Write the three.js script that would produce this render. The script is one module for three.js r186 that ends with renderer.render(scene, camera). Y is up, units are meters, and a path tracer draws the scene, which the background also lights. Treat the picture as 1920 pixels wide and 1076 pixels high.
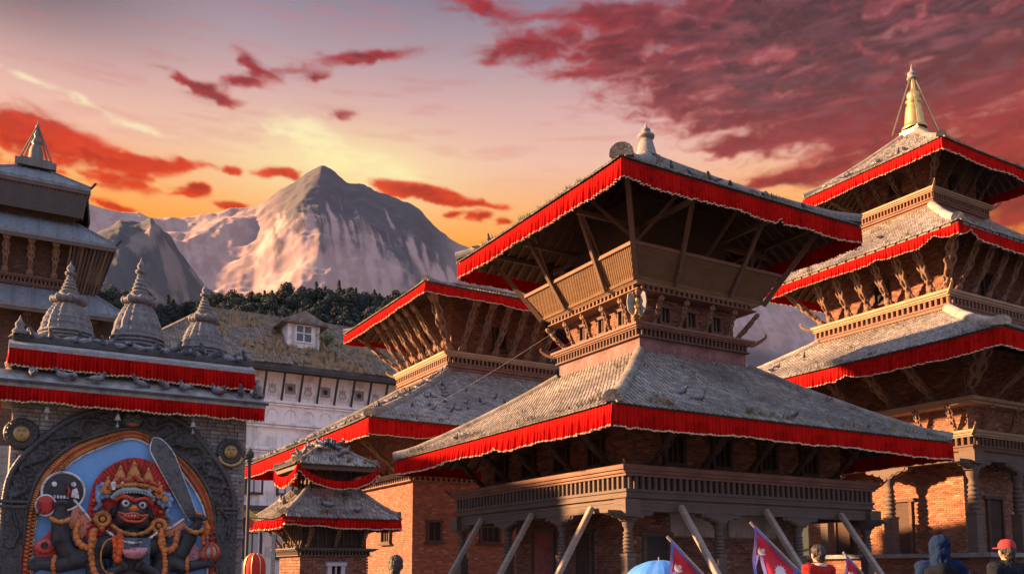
import * as THREE from 'three';
import { mergeGeometries, mergeVertices, toCreasedNormals } from 'three/addons/utils/BufferGeometryUtils.js';
import { MarchingCubes } from 'three/addons/objects/MarchingCubes.js';

// ---------------------------------------------------------------- camera, sky, sun, exposure
const W = 1920, H = 1076, FOCAL = 1660, AXIS_ROW = 878.87, EYE = 1.5;
const scene = new THREE.Scene();
const camera = new THREE.PerspectiveCamera(2 * Math.atan(AXIS_ROW / FOCAL) * 180 / Math.PI, W / H, 0.1, 60000);
camera.setViewOffset(W, 2 * AXIS_ROW, 0, 0, W, H);          // a shift lens: the upper part of a taller frame
camera.position.set(0, EYE, 0);
camera.rotation.x = 6.5 * Math.PI / 180;
scene.add(camera);

const renderer = new THREE.WebGLRenderer({ antialias: true });
renderer.setSize(1024, 573);
renderer.toneMapping = THREE.LinearToneMapping;
renderer.toneMappingExposure = 4.0;
renderer.shadowMap.enabled = true;

const SUN_AZ = new THREE.Vector2(-0.985, -0.12).normalize();
const SUN_EL = 17 * Math.PI / 180;
const toSun = new THREE.Vector3(SUN_AZ.x * Math.cos(SUN_EL), Math.sin(SUN_EL), SUN_AZ.y * Math.cos(SUN_EL));
const sun = new THREE.DirectionalLight(new THREE.Color().setRGB(1, 0.55, 0.25), 5.0);
sun.position.copy(toSun).multiplyScalar(150).add(new THREE.Vector3(5, 5, -35));
sun.target.position.set(5, 5, -35);
sun.castShadow = true; sun.shadow.radius = 4;
sun.shadow.mapSize.set(4096, 4096);
Object.assign(sun.shadow.camera, { left: -70, right: 70, top: 60, bottom: -60, near: 1, far: 400 });
scene.add(sun, sun.target);

// ---------------------------------------------------------------- random numbers and noise
function rng(seed) { let a = seed >>> 0; return () => { a = (a + 0x6D2B79F5) >>> 0; let t = a; t = Math.imul(t ^ (t >>> 15), t | 1); t ^= t + Math.imul(t ^ (t >>> 7), t | 61); return ((t ^ (t >>> 14)) >>> 0) / 4294967296; }; }
const PERM = new Float32Array(65536); { const r = rng(77); for (let i = 0; i < 65536; i++) PERM[i] = r(); }
const hash2 = (x, y) => PERM[(Math.imul(x, 73) + Math.imul(y, 5923) + (x >> 3) * 977) & 65535];
function vnoise(x, y) {
  const xi = Math.floor(x), yi = Math.floor(y), fx = x - xi, fy = y - yi, u = fx * fx * (3 - 2 * fx), v = fy * fy * (3 - 2 * fy);
  const a = hash2(xi, yi), b = hash2(xi + 1, yi), c = hash2(xi, yi + 1), d = hash2(xi + 1, yi + 1);
  return a + (b - a) * u + (c - a) * v + (a - b - c + d) * u * v;
}
function fbm(x, y, n) { let s = 0, w = 0.5, t = 0; for (let i = 0; i < n; i++) { s += w * vnoise(x, y); t += w; x = x * 2.03 + 17.3; y = y * 2.03 + 9.1; w *= 0.5; } return s / t; }
const clamp = (x, a = 0, b = 1) => Math.min(b, Math.max(a, x));
const smooth = (a, b, x) => { const t = clamp((x - a) / (b - a)); return t * t * (3 - 2 * t); };
const mix = (a, b, t) => a + (b - a) * t;
const mix3 = (a, b, t) => [mix(a[0], b[0], t), mix(a[1], b[1], t), mix(a[2], b[2], t)];
const lin = (r, g, b) => [r, g, b].map((v) => { v /= 255; return v <= 0.04045 ? v / 12.92 : ((v + 0.055) / 1.055) ** 2.4; });
const DEG = Math.PI / 180;

// ---------------------------------------------------------------- the sunset sky: [azimuth, elevation, half width, half height, turn] of each cloud, in degrees
const CLOUDS = [[19.1, 29.7, 10.9, 3.08, 8], [14.0, 28.9, 6.5, 1.74, 15], [25.2, 26.6, 7.8, 3.3, 0], [22, 29.6, 9, 3.6, 4], [28, 31, 8, 3.5, 0], [12.5, 30.6, 4.5, 1.4, 10], [29.7, 28.2, 5.4, 5.2, 0], [17.3, 27.2, 5.6, 1.45, 5], [8.8, 32.5, 5.0, 0.98, -8], [12.3, 33.0, 9.4, 1.21, 0], [30.2, 23.2, 3.2, 2.6, 0], [22.4, 31.6, 12.8, 1.62, 0], [0.0, 31.8, 2.6, 0.58, -10], [3.7, 32.5, 2.2, 0.45, -25], [5.8, 30.4, 2.8, 0.34, 3], [-1.9, 34.0, 2.8, 0.76, 5], [19.1, 23.9, 2.9, 0.3, 0], [17.6, 23.4, 3.0, 0.39, 0], [15.0, 25.6, 1.4, 0.36, 0], [-9.8, 31.0, 4.1, 0.45, -10], [-13.6, 29.7, 1.1, 0.29, 0], [-18.0, 29.0, 2.6, 0.42, -16], [-21.4, 28.4, 1.9, 0.19, 10], [-17.4, 30.0, 1.2, 0.4, 20], [-19.0, 27.8, 1.6, 0.41, 0], [-11.5, 27.8, 1.0, 0.27, 0], [-29.1, 23.7, 3.8, 1.13, 12], [-25.6, 23.5, 3.2, 0.81, 10], [-22.0, 23.7, 2.3, 0.49, -8], [-30.5, 24.1, 1.9, 1.03, 0], [-18.3, 24.0, 0.5, 0.27, 0], [-15.2, 24.1, 1.5, 0.42, -5], [-20.7, 22.6, 1.0, 0.36, 0], [-25.2, 21.2, 1.4, 0.23, 5], [-18.1, 21.9, 0.9, 0.22, 0], [-6.1, 23.7, 3.2, 0.42, 8], [-3.6, 23.2, 3.2, 0.19, 3], [-2.1, 22.5, 0.9, 0.29, 0], [-0.5, 22.2, 0.7, 0.22, 0], [-3.9, 22.5, 0.6, 0.22, 0],
  [31.5, 20.6, 3.5, 1.6, 0], [37, 27, 7, 5, 0], [44, 33, 8, 5, 10], [-38, 24, 6, 1.3, 8], [-47, 27, 5, 1, -6], [30, 38, 14, 3, 8], [8, 39, 6, 1, -10], [-14, 40, 7, 0.9, -8], [55, 26, 7, 2, 5], [-60, 30, 7, 1.2, 4]];
const WISPS = [[-29.9, 26.8, 2.3, 0.23, 12], [-27.3, 26.3, 1.7, 0.19, 15], [-23.9, 25.6, 1.8, 0.25, 12], [-12.8, 25.9, 3.8, 1.0, 18], [-9.0, 25.0, 3.6, 0.95, 10], [-14.2, 26.8, 1.4, 0.6, 0]];
const GRAD = [[0, lin(250, 130, 56)], [16, lin(255, 140, 48)], [20.5, lin(255, 164, 62)], [22.6, lin(252, 180, 112)], [24, lin(246, 184, 142)], [25.5, lin(240, 190, 170)], [28.5, lin(218, 176, 172)], [31.5, lin(176, 154, 164)], [34.5, lin(136, 128, 148)], [48, [0.48, 0.55, 0.78]], [90, [0.72, 0.87, 1.20]]];
const BACK = [[0, [0.34, 0.35, 0.46]], [20, [0.46, 0.50, 0.68]], [50, [0.66, 0.77, 1.08]], [90, [0.72, 0.87, 1.20]]];   // away from the sunset: plain dusk blue
const ramp = (g, e) => { for (let i = 1; i < g.length; i++) if (e <= g[i][0]) return mix3(g[i - 1][1], g[i][1], (e - g[i - 1][0]) / (g[i][0] - g[i - 1][0])); return g[g.length - 1][1]; };
function blobs(list, az, el) {   // how far inside the clouds a direction lies, 0 to 1
  let q = 1;
  for (const [a, e, ra, re, t] of list) {
    const x = az - a, y = el - e;
    if (Math.abs(x) > ra * 2 + 1 || Math.abs(y) > re * 2 + ra * 0.7 + 0.6) continue;
    const c = Math.cos(t * DEG), s = Math.sin(t * DEG), u = (x * c - y * s) / ra, v = (x * s + y * c) / re;
    q *= 1 - 0.96 * Math.exp(-0.9 * (u * u + v * v));
  }
  return 1 - q;
}
function skyColour(az, el) {
  const near = smooth(75, 30, Math.abs(az));
  let c = mix3(ramp(BACK, el), ramp(GRAD, el), near);
  const front = smooth(70, 45, Math.abs(az)) * smooth(6, 14, el) * smooth(60, 46, el);
  // dusky mauve towards the upper left: lens vignetting painted into the sky
  c = mix3(c, lin(84, 72, 84), 0.85 * smooth(-17, -33, az) * smooth(26, 33, el) * near);
  if (front > 0) {
    const wx = fbm(az * 0.5 + 3, el * 0.8 + 40, 4) - 0.5, wy = fbm(az * 0.45 + 60, el * 1.0 + 8, 4) - 0.5;
    const n = fbm(az * 0.42 + wx * 2.2, el * 1.4 + wy * 2.4, 6) - 0.5, n2 = fbm(az * 0.8 + 11 + wy * 4, el * 4.4 + wx * 5, 6) - 0.5;
    const A = az + wx * 1.6 + n2 * 0.7, E = el + wy * 0.7 + n2 * 0.22;
    const g = blobs(WISPS, A, E);
    c = mix3(c, lin(255, 246, 196), 0.82 * smooth(0.2, 1.2, g + n * 0.8 + n2 * 0.9) * smooth(0.05, 0.6, g) * front);
    const gl = Math.exp(-(((az + 11.5) / 8) ** 2 + ((el - 24.8) / 2.3) ** 2));
    c = mix3(c, lin(255, 240, 170), 0.7 * gl);
    const m = blobs(CLOUDS, A, E), f = m * 1.06 + n * 1.05 + n2 * 0.6, low = smooth(26.5, 23.8, el) * smooth(15, 5, az), dens = smooth(0.16, 0.98 - 0.3 * low, f) * smooth(0.06, 0.4, m) * front;
    if (dens > 0) {
      const lit = clamp(0.58 + n2 * 1.2 - (f - 0.7) * 0.6);
      const red = mix3(mix3(lin(104, 34, 44), lin(186, 48, 55), lit), mix3(lin(158, 18, 20), lin(240, 62, 24), lit), low);
      const core = smooth(0.5, 1.05, f + n * 0.5) * smooth(24.6, 29.5, el + n2 * 6) * smooth(1, 17, az);
      c = mix3(c, mix3(red, mix3(lin(64, 44, 52), lin(104, 64, 74), smooth(-0.15, 0.25, n2)), core * 0.92), dens * 0.95);
    }
    // thin high streaks
    const st = fbm(az * 0.3 + el * 0.2, el * 2.2 + 30, 5);
    c = mix3(c, lin(206, 110, 116), 0.22 * smooth(0.56, 0.78, st) * front * smooth(23, 27, el));
  }
  return c;
}
{
  const w = 4096, h = 2048, data = new Float32Array(w * h * 4);
  for (let j = 0; j < h; j++) {
    const el = (j + 0.5) / h * 180 - 90;
    for (let i = 0; i < w; i++) {
      const k = (j * w + i) * 4;
      let c;
      if (el < 0) c = [0.34, 0.27, 0.26];
      else {
        // u = 0.5 + atan2(z, x) / 2 pi : the view direction -z lies at u = 0.25
        let az = ((i + 0.5) / w * 360 - 180) + 90; if (az > 180) az -= 360;
        if ((Math.abs(az) > 75 || el > 60) && (i & 3) && i > 3) { const q = k - (i & 3) * 4; data[k] = data[q]; data[k + 1] = data[q + 1]; data[k + 2] = data[q + 2]; data[k + 3] = 1; continue; }
        c = skyColour(az, el);
      }
      data[k] = c[0]; data[k + 1] = c[1]; data[k + 2] = c[2]; data[k + 3] = 1;
    }
  }
  const t = new THREE.DataTexture(data, w, h, THREE.RGBAFormat, THREE.FloatType);
  t.mapping = THREE.EquirectangularReflectionMapping; t.magFilter = THREE.LinearFilter; t.minFilter = THREE.LinearFilter; t.needsUpdate = true;
  scene.background = t; scene.environment = t;
  scene.backgroundIntensity = scene.environmentIntensity = 1 / 4.0;
}
// ---------------------------------------------------------------- textures (colour, grain and relief only)
function makeTex(n, fn, srgb = true) {
  const d = new Uint8Array(n * n * 4);
  for (let j = 0; j < n; j++) for (let i = 0; i < n; i++) { const c = fn(i / n, j / n), k = (j * n + i) * 4, e = srgb ? 1 / 2.2 : 1; for (let q = 0; q < 3; q++) d[k + q] = clamp(c[q], 0, 1) ** e * 255; d[k + 3] = 255; }
  const t = new THREE.DataTexture(d, n, n); t.wrapS = t.wrapT = THREE.RepeatWrapping; t.magFilter = THREE.LinearFilter; t.minFilter = THREE.LinearMipmapLinearFilter; t.generateMipmaps = true;
  if (srgb) t.colorSpace = THREE.SRGBColorSpace; t.needsUpdate = true; return t;
}
// tileable fbm on the unit square
function tnoise(u, v, f) {
  const x = u * f, y = v * f, xi = Math.floor(x), yi = Math.floor(y), fx = x - xi, fy = y - yi, a = fx * fx * (3 - 2 * fx), b = fy * fy * (3 - 2 * fy), m = (q) => ((q % f) + f) % f;
  const h = (p, q) => hash2(m(p) + f * 31, m(q) + f * 57);
  return mix(mix(h(xi, yi), h(xi + 1, yi), a), mix(h(xi, yi + 1), h(xi + 1, yi + 1), a), b);
}
function tfbm(u, v, f, n, sy = 1) { let s = 0, w = 0.5, t = 0; for (let i = 0; i < n; i++) { s += w * tnoise(u, v * sy % 1 + 0, f); t += w; f *= 2; w *= 0.55; } return s / t; }
function tgrain(u, v, fu, fv, n) {   // noise with different frequency along u and v
  let s = 0, w = 0.5, t = 0;
  for (let i = 0; i < n; i++) {
    const x = u * fu, y = v * fv, xi = Math.floor(x), yi = Math.floor(y), fx = x - xi, fy = y - yi, a = fx * fx * (3 - 2 * fx), b = fy * fy * (3 - 2 * fy);
    const h = (p, q) => hash2(((p % fu) + fu) % fu + i * 71, ((q % fv) + fv) % fv + i * 37);
    s += w * mix(mix(h(xi, yi), h(xi + 1, yi), a), mix(h(xi, yi + 1), h(xi + 1, yi + 1), a), b); t += w; fu *= 2; fv *= 2; w *= 0.6;
  }
  return s / t;
}
const T_WOOD = makeTex(512, (u, v) => { const g = tgrain(u, v, 3, 40, 4), b = tfbm(u, v, 4, 4), s = 0.50 + 0.42 * g + 0.3 * (b - 0.5); return [s * 1.02, s, s * 0.97]; });
const T_WOOD_B = makeTex(512, (u, v) => { const g = tgrain(u, v, 3, 40, 4), b = tfbm(u, v, 12, 3); const s = 0.65 * g + 0.35 * b; return [s, s, s]; }, false);
const T_STONE = makeTex(512, (u, v) => { const a = tfbm(u, v, 4, 6), b = tfbm(u, v, 24, 3), s = 0.55 + 0.55 * (a - 0.5) + 0.5 * (b - 0.5) + 0.12, m = smooth(0.55, 0.7, tfbm(u, v, 7, 4)) * 0.1; return [s, s - m * 0.3, s - m]; });
const T_STONE_B = makeTex(512, (u, v) => { const s = 0.5 * tfbm(u, v, 6, 5) + 0.5 * tfbm(u, v, 40, 3); return [s, s, s]; }, false);
const T_PLASTER = makeTex(512, (u, v) => { const a = tfbm(u, v, 3, 6), st = tgrain(u, v, 30, 3, 4), b = smooth(0.52, 0.68, a) * 0.2 + smooth(0.5, 0.72, st) * 0.16, s = 0.96 - b; return [s, s * 0.995, s * 0.985]; });
const T_ROOF = makeTex(512, (u, v) => { const a = tfbm(u, v, 5, 6), b = tfbm(u, v, 32, 3), s = 0.62 + 0.9 * (a - 0.5) + 0.5 * (b - 0.5); return [s * 1.03, s, s * 0.94]; });
const T_METAL = makeTex(512, (u, v) => { const a = tfbm(u, v, 4, 5), st = tgrain(u, v, 24, 3, 4), s = 0.72 + 0.5 * (a - 0.5) + 0.3 * (st - 0.5); return [s, s, s]; });
const T_FRINGE = makeTex(512, (u, v) => { const st = tgrain(u, v, 48, 2, 3), a = tfbm(u, v, 3, 5), dirt = smooth(0.56, 0.74, tfbm(u, v, 9, 4)), s = 0.62 + 0.42 * st + 0.5 * (a - 0.5) - 0.22 * dirt; return [s, s * (0.9 + 0.3 * a), s * (0.9 + 0.3 * a)]; });
const T_PAINT = makeTex(512, (u, v) => { const a = tfbm(u, v, 6, 5), ch = smooth(0.60, 0.66, tfbm(u, v, 18, 4)), so = smooth(0.5, 0.75, tfbm(u, v, 5, 5)), s = 0.92 + 0.3 * (a - 0.5) - 0.45 * so - 0.4 * ch; return [s, s, s]; });
const T_CLOTH = makeTex(256, (u, v) => { const a = tfbm(u, v, 4, 5), b = tgrain(u, v, 64, 64, 2), s = 0.86 + 0.4 * (a - 0.5) + 0.14 * (b - 0.5); return [s, s, s]; });

const rgb = (r, g, b) => new THREE.Color().setRGB(r, g, b);
const mat = (c, o = {}) => { const m = new THREE.MeshStandardMaterial({ color: rgb(...c), roughness: 0.85, side: THREE.DoubleSide, ...o }); return m; };
const wood = (c, o = {}) => mat(c, { map: T_WOOD, bumpMap: T_WOOD_B, bumpScale: 0.012, roughness: 0.8, ...o });
const stone = (c, o = {}) => mat(c, { map: T_STONE, bumpMap: T_STONE_B, bumpScale: 0.012, roughness: 0.9, ...o });
const fabric = (c, o = {}) => new THREE.MeshPhysicalMaterial({ color: rgb(...c), map: T_CLOTH, roughness: 1, specularIntensity: 0.12, side: THREE.DoubleSide, ...o });
const M = {
  woodDark: wood([0.095, 0.055, 0.04]), woodMid: wood([0.17, 0.095, 0.068]), woodGrey: wood([0.17, 0.125, 0.11]), woodPale: wood([0.50, 0.34, 0.22]), woodLedge: wood([0.28, 0.145, 0.105]), woodBlack: wood([0.08, 0.065, 0.06]),
  lattice: wood([0.25, 0.145, 0.075]), prop: wood([0.46, 0.385, 0.34]), carved: wood([0.29, 0.175, 0.12], { bumpScale: 0.03 }),
  mauve: stone([0.34, 0.17, 0.17]), mortar: stone([0.40, 0.33, 0.28]), brick: stone([0.92, 0.92, 0.92], { bumpScale: 0.006 }), tile: mat([1, 1, 1], { map: T_ROOF, bumpMap: T_STONE_B, bumpScale: 0.006, roughness: 0.92 }),
  hip: mat([0.31, 0.295, 0.29], { map: T_ROOF, bumpMap: T_STONE_B, bumpScale: 0.02, roughness: 0.95 }), hipDark: mat([0.31, 0.295, 0.29], { map: T_ROOF, bumpMap: T_STONE_B, bumpScale: 0.02, roughness: 0.95 }), limeHip: mat([0.54, 0.50, 0.47], { map: T_ROOF, bumpMap: T_STONE_B, bumpScale: 0.02, roughness: 0.95 }),
  mossRoof: mat([0.32, 0.26, 0.20], { map: T_ROOF, bumpMap: T_STONE_B, bumpScale: 0.05, roughness: 0.97 }),
  red: fabric([0.56, 0.010, 0.008], { map: T_FRINGE }), redDeep: fabric([0.56, 0.010, 0.008], { map: T_FRINGE }), trim: mat([0.70, 0.55, 0.36], { map: T_CLOTH }),
  stone: stone([0.34, 0.34, 0.35]), stoneDark: stone([0.085, 0.085, 0.092], { roughness: 0.5, bumpScale: 0.02 }), stonePale: stone([0.62, 0.61, 0.60]), spire: stone([0.26, 0.26, 0.275], { bumpScale: 0.03 }), paving: stone([0.15, 0.145, 0.145]), ledge: stone([0.42, 0.42, 0.44]),
  white: mat([0.86, 0.87, 0.90], { map: T_PLASTER, bumpMap: T_STONE_B, bumpScale: 0.01 }), plaster: mat([0.55, 0.48, 0.42], { map: T_PLASTER }), blackWood: mat([0.035, 0.034, 0.036], { roughness: 0.7 }), slate: mat([0.10, 0.10, 0.11], { map: T_STONE }),
  metal: mat([0.23, 0.25, 0.285], { map: T_METAL, roughness: 0.5, metalness: 0.25 }), gold: mat([0.83, 0.60, 0.24], { map: T_METAL, roughness: 0.42, metalness: 0.85 }), brass: mat([0.60, 0.44, 0.20], { map: T_METAL, roughness: 0.5, metalness: 0.7 }),
  oldBrass: mat([0.24, 0.22, 0.20], { map: T_METAL, roughness: 0.6, metalness: 0.5 }),
  glass: mat([0.05, 0.06, 0.08], { roughness: 0.15 }), void: mat([0.02, 0.017, 0.016], { roughness: 0.95 }),
};

// ---------------------------------------------------------------- geometry
const plain = (g) => { g = g.index ? g.toNonIndexed() : g; for (const k of Object.keys(g.attributes)) if (!['position', 'normal', 'uv', 'color'].includes(k)) g.deleteAttribute(k); return g; };
// texture coordinates in metres, taken from the side that a face looks to; texture repeats every 1.5 m
function metreUV(g, s = 1 / 1.5) {
  const p = g.attributes.position, n = g.attributes.normal, uv = new Float32Array(p.count * 2);
  for (let i = 0; i < p.count; i += 3) {
    let ax = 0, ay = 0, az = 0; for (let k = 0; k < 3; k++) { ax += Math.abs(n.getX(i + k)); ay += Math.abs(n.getY(i + k)); az += Math.abs(n.getZ(i + k)); }
    for (let k = 0; k < 3; k++) {
      const x = p.getX(i + k), y = p.getY(i + k), z = p.getZ(i + k);
      const [u, v] = ay >= ax && ay >= az ? [x, z] : ax >= az ? [z, y] : [x, y];
      uv[(i + k) * 2] = u * s; uv[(i + k) * 2 + 1] = v * s;
    }
  }
  g.setAttribute('uv', new THREE.BufferAttribute(uv, 2)); return g;
}
const merge = (list) => { list = list.flat(9).map(plain); const col = list.some((g) => g.attributes.color); for (const g of list) { if (!g.attributes.uv) metreUV(g); if (!col && g.attributes.color) g.deleteAttribute('color'); } return metreUV(mergeGeometries(list)); };
const box = (w, h, d, x = 0, y = 0, z = 0, rx = 0, ry = 0, rz = 0) => { const g = plain(new THREE.BoxGeometry(w, h, d)); if (rx) g.rotateX(rx); if (ry) g.rotateY(ry); if (rz) g.rotateZ(rz); return g.translate(x, y, z); };
// box with chamfered long edges, centred
function cbox(w, h, d, c = 0.02, x = 0, y = 0, z = 0) {
  const s = new THREE.Shape(), a = w / 2, b = d / 2;
  s.moveTo(-a + c, -b); s.lineTo(a - c, -b); s.lineTo(a, -b + c); s.lineTo(a, b - c); s.lineTo(a - c, b); s.lineTo(-a + c, b); s.lineTo(-a, b - c); s.lineTo(-a, -b + c); s.closePath();
  return plain(new THREE.ExtrudeGeometry(s, { depth: h, bevelEnabled: false })).rotateX(-Math.PI / 2).translate(x, y - h / 2, z);
}
const V = (x, y, z) => new THREE.Vector3(x, y, z);
function between(g, p, q, upHint = V(0, 1, 0)) {   // geometry of unit length along y, set from p to q
  const d = q.clone().sub(p), L = d.length(), y = d.normalize(); let z = upHint.clone().sub(y.clone().multiplyScalar(upHint.dot(y))); if (z.length() < 1e-3) z = V(0, 0, 1).sub(y.clone().multiplyScalar(y.z)); z.normalize();
  const x = y.clone().cross(z);
  return g.applyMatrix4(new THREE.Matrix4().makeBasis(x, y, z).multiply(new THREE.Matrix4().makeScale(1, L, 1)).setPosition(p));
}
const beam = (p, q, w, d, up) => between(box(w, 1, d, 0, 0.5, 0), V(...p), V(...q), up);
const rod = (p, q, r, r2 = r, n = 8) => between(plain(new THREE.CylinderGeometry(r2, r, 1, n)).translate(0, 0.5, 0), V(...p), V(...q));
const lathe = (pts, n = 20, x = 0, y = 0, z = 0) => plain(new THREE.LatheGeometry(pts.map(([r, h]) => new THREE.Vector2(Math.max(r, 1e-4), h)), n)).translate(x, y, z);
const ball = (r, x = 0, y = 0, z = 0, sx = 1, sy = 1, sz = 1, n = 12) => plain(new THREE.SphereGeometry(r, n, Math.max(6, n * 0.7 | 0))).scale(sx, sy, sz).translate(x, y, z);
const tube = (pts, r, n = 24, m = 7, closed = false) => plain(new THREE.TubeGeometry(new THREE.CatmullRomCurve3(pts.map((p) => V(...p)), closed), n, r, m, closed));
// a cross-section carried along a path
function sweep(path, prof, scaleAt = () => 1) {
  const P = path.map((p) => V(...p)), n = prof.length, pos = [], idx = [];
  P.forEach((p, i) => {
    const t = P[Math.min(i + 1, P.length - 1)].clone().sub(P[Math.max(i - 1, 0)]).normalize(), r = t.clone().cross(V(0, 1, 0)).normalize(), u = r.clone().cross(t), k = scaleAt(i / (P.length - 1));
    for (const [x, y] of prof) { const q = p.clone().addScaledVector(r, x * k).addScaledVector(u, y * k); pos.push(q.x, q.y, q.z); }
  });
  for (let i = 0; i < P.length - 1; i++) for (let j = 0; j < n; j++) { const a = i * n + j, b = i * n + (j + 1) % n; idx.push(a, b, a + n, b, b + n, a + n); }
  for (let j = 1; j < n - 1; j++) { idx.push(0, j + 1, j); const o = (P.length - 1) * n; idx.push(o, o + j, o + j + 1); }
  const g = new THREE.BufferGeometry(); g.setAttribute('position', new THREE.Float32BufferAttribute(pos, 3)); g.setIndex(idx);
  return toCreasedNormals(g, 0.8);
}
const extrude = (pts, depth, o = {}) => { const s = pts instanceof THREE.Shape ? pts : new THREE.Shape(pts.map(([x, y]) => new THREE.Vector2(x, y))); return plain(new THREE.ExtrudeGeometry(s, { depth, bevelEnabled: false, ...o })); };
// smooth body from tapered bones [ax, ay, az, ar, bx, by, bz, br], meshed on a grid of the given cell
function body(bones, cell, k = 0.03, pad = 0.03) {
  const lo = [1e9, 1e9, 1e9], hi = [-1e9, -1e9, -1e9];
  for (const b of bones) for (const o of [0, 4]) for (let i = 0; i < 3; i++) { lo[i] = Math.min(lo[i], b[o + i] - b[o + 3] - pad); hi[i] = Math.max(hi[i], b[o + i] + b[o + 3] + pad); }
  const c = lo.map((v, i) => (v + hi[i]) / 2), half = Math.max(...lo.map((v, i) => hi[i] - v)) / 2 * 1.06, N = Math.min(150, Math.ceil(2 * half / cell));
  const mc = new MarchingCubes(N, new THREE.MeshStandardMaterial(), false, false, 260000); mc.isolation = 0;
  const f = mc.field; f.fill(-1);
  const at = (i) => (i - N / 2) / (N / 2) * half;
  const D = new Float32Array(N * N * N).fill(1e9);
  for (const [ax, ay, az, ar, bx, by, bz, br] of bones) {
    const dx = bx - ax, dy = by - ay, dz = bz - az, L2 = dx * dx + dy * dy + dz * dz || 1e-9, R = Math.max(ar, br) + 3 * k;
    const r0 = [0, 1, 2].map((i) => Math.max(0, Math.floor(((Math.min([ax, ay, az][i], [bx, by, bz][i]) - R - c[i]) / half + 1) * N / 2))), r1 = [0, 1, 2].map((i) => Math.min(N - 1, Math.ceil(((Math.max([ax, ay, az][i], [bx, by, bz][i]) + R - c[i]) / half + 1) * N / 2)));
    for (let z = r0[2]; z <= r1[2]; z++) for (let y = r0[1]; y <= r1[1]; y++) for (let x = r0[0]; x <= r1[0]; x++) {
      const px = at(x) + c[0] - ax, py = at(y) + c[1] - ay, pz = at(z) + c[2] - az, t = clamp((px * dx + py * dy + pz * dz) / L2);
      const d = Math.hypot(px - dx * t, py - dy * t, pz - dz * t) - mix(ar, br, t), o = x + y * N + z * N * N, e = D[o];
      const h = clamp(0.5 + 0.5 * (e - d) / k); D[o] = e > 1e8 ? d : mix(e, d, h) - k * h * (1 - h);
    }
  }
  for (let i = 0; i < D.length; i++) f[i] = D[i] > 1e8 ? -1 : -D[i];
  mc.update();
  const n = mc.count, g = new THREE.BufferGeometry(), p = new Float32Array(n * 3), q = new Float32Array(n * 3);
  for (let i = 0; i < n * 3; i++) { p[i] = mc.positionArray[i] * half + c[i % 3]; }
  g.setAttribute('position', new THREE.BufferAttribute(p, 3));
  const m = mergeVertices(g, 1e-4); m.computeVertexNormals(); return plain(m);
}
// ---------------------------------------------------------------- objects
const used = new Map();
function numbered(name) { const n = used.get(name) ?? 0; used.set(name, n + 1); return n ? `${name}_${String(n).padStart(3, '0')}` : name; }
function shade(o) { o.castShadow = o.receiveShadow = true; return o; }
function mesh(name, geo, m, parent) { const o = shade(new THREE.Mesh(Array.isArray(geo) ? merge(geo) : geo, m)); o.name = name; parent?.add(o); return o; }
function group(name, parent) { const o = new THREE.Group(); o.name = name; parent?.add(o); return o; }
function thing(name, label, category, pos = [0, 0, 0], turn = 0, grp) { const o = new THREE.Group(); o.name = numbered(name); o.position.set(...pos); o.rotation.y = turn; o.userData = { label, category }; if (grp) o.userData.group = grp; scene.add(o); return o; }
function one(name, geo, m, label, category, grp) { const o = mesh(numbered(name), geo, m, scene); o.userData = { label, category }; if (grp) o.userData.group = grp; return o; }
function struct(name, geo, m) { const o = mesh(name, geo, m, scene); o.userData = { kind: 'structure' }; return o; }
function instances(name, geo, m, places, parent, colours) {
  const o = shade(new THREE.InstancedMesh(geo, m, places.length)); o.name = name; o.userData = { kind: 'stuff' };
  places.forEach((p, i) => { o.setMatrixAt(i, p); if (colours) o.setColorAt(i, colours(i)); });
  parent.add(o); return o;
}
const GRID = 30.4 * DEG;    // every building of the square follows the same grid
// put a piece built for the front side (+z) onto side k of a square building: 0 front, 1 left, 2 back, 3 right
function onSide(o, k) { const t = -k * Math.PI / 2; o.position.applyAxisAngle(V(0, 1, 0), t); o.quaternion.premultiply(new THREE.Quaternion().setFromAxisAngle(V(0, 1, 0), t)); return o; }
const sideMatrix = (k) => new THREE.Matrix4().makeRotationY(-k * Math.PI / 2);
// ---------------------------------------------------------------- pieces that the temples share
// bricks laid in courses over a rectangle of the front side at depth z: [x0, x1, y0, y1], leaving out holes of the same form
const BRICK = box(1, 1, 1);
function brickPlaces(x0, x1, y0, y1, z, k, o = {}) {
  const { L = 0.23, h = 0.072, gap = 0.012, holes = [], seed = 5, d = 0.06 } = o, r = rng(seed * 131 + k), out = [], side = sideMatrix(k);
  for (let row = 0, y = y0; y + h * 0.6 < y1; row++, y += h + gap) {
    for (let x = x0 - (row % 2) * (L + gap) / 2; x < x1; x += L + gap) {
      const a = Math.max(x, x0), b = Math.min(x + L, x1); if (b - a < 0.04) continue;
      if (holes.some(([p, q, s, t]) => b > p && a < q && y + h > s && y < t)) continue;
      const m = new THREE.Matrix4().compose(V((a + b) / 2, y + h / 2 + (r() - 0.5) * 0.004, z + (r() - 0.5) * 0.012), new THREE.Quaternion().setFromEuler(new THREE.Euler(0, 0, (r() - 0.5) * 0.012)), V(b - a, h, d));
      out.push(side.clone().multiply(m));
    }
  }
  return out;
}
const brickTone = (seed, base = [0.36, 0.14, 0.095], spread = 0.35) => { const r = rng(seed); return () => { const t = 1 + (r() - 0.5) * 2 * spread, p = r() < 0.12 ? 1.45 : 1, w = r() * 0.25; return rgb(clamp(base[0] * t * p), clamp(base[1] * t * p * (1 + w)), clamp(base[2] * t * p * (1 + w))); }; };

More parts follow.
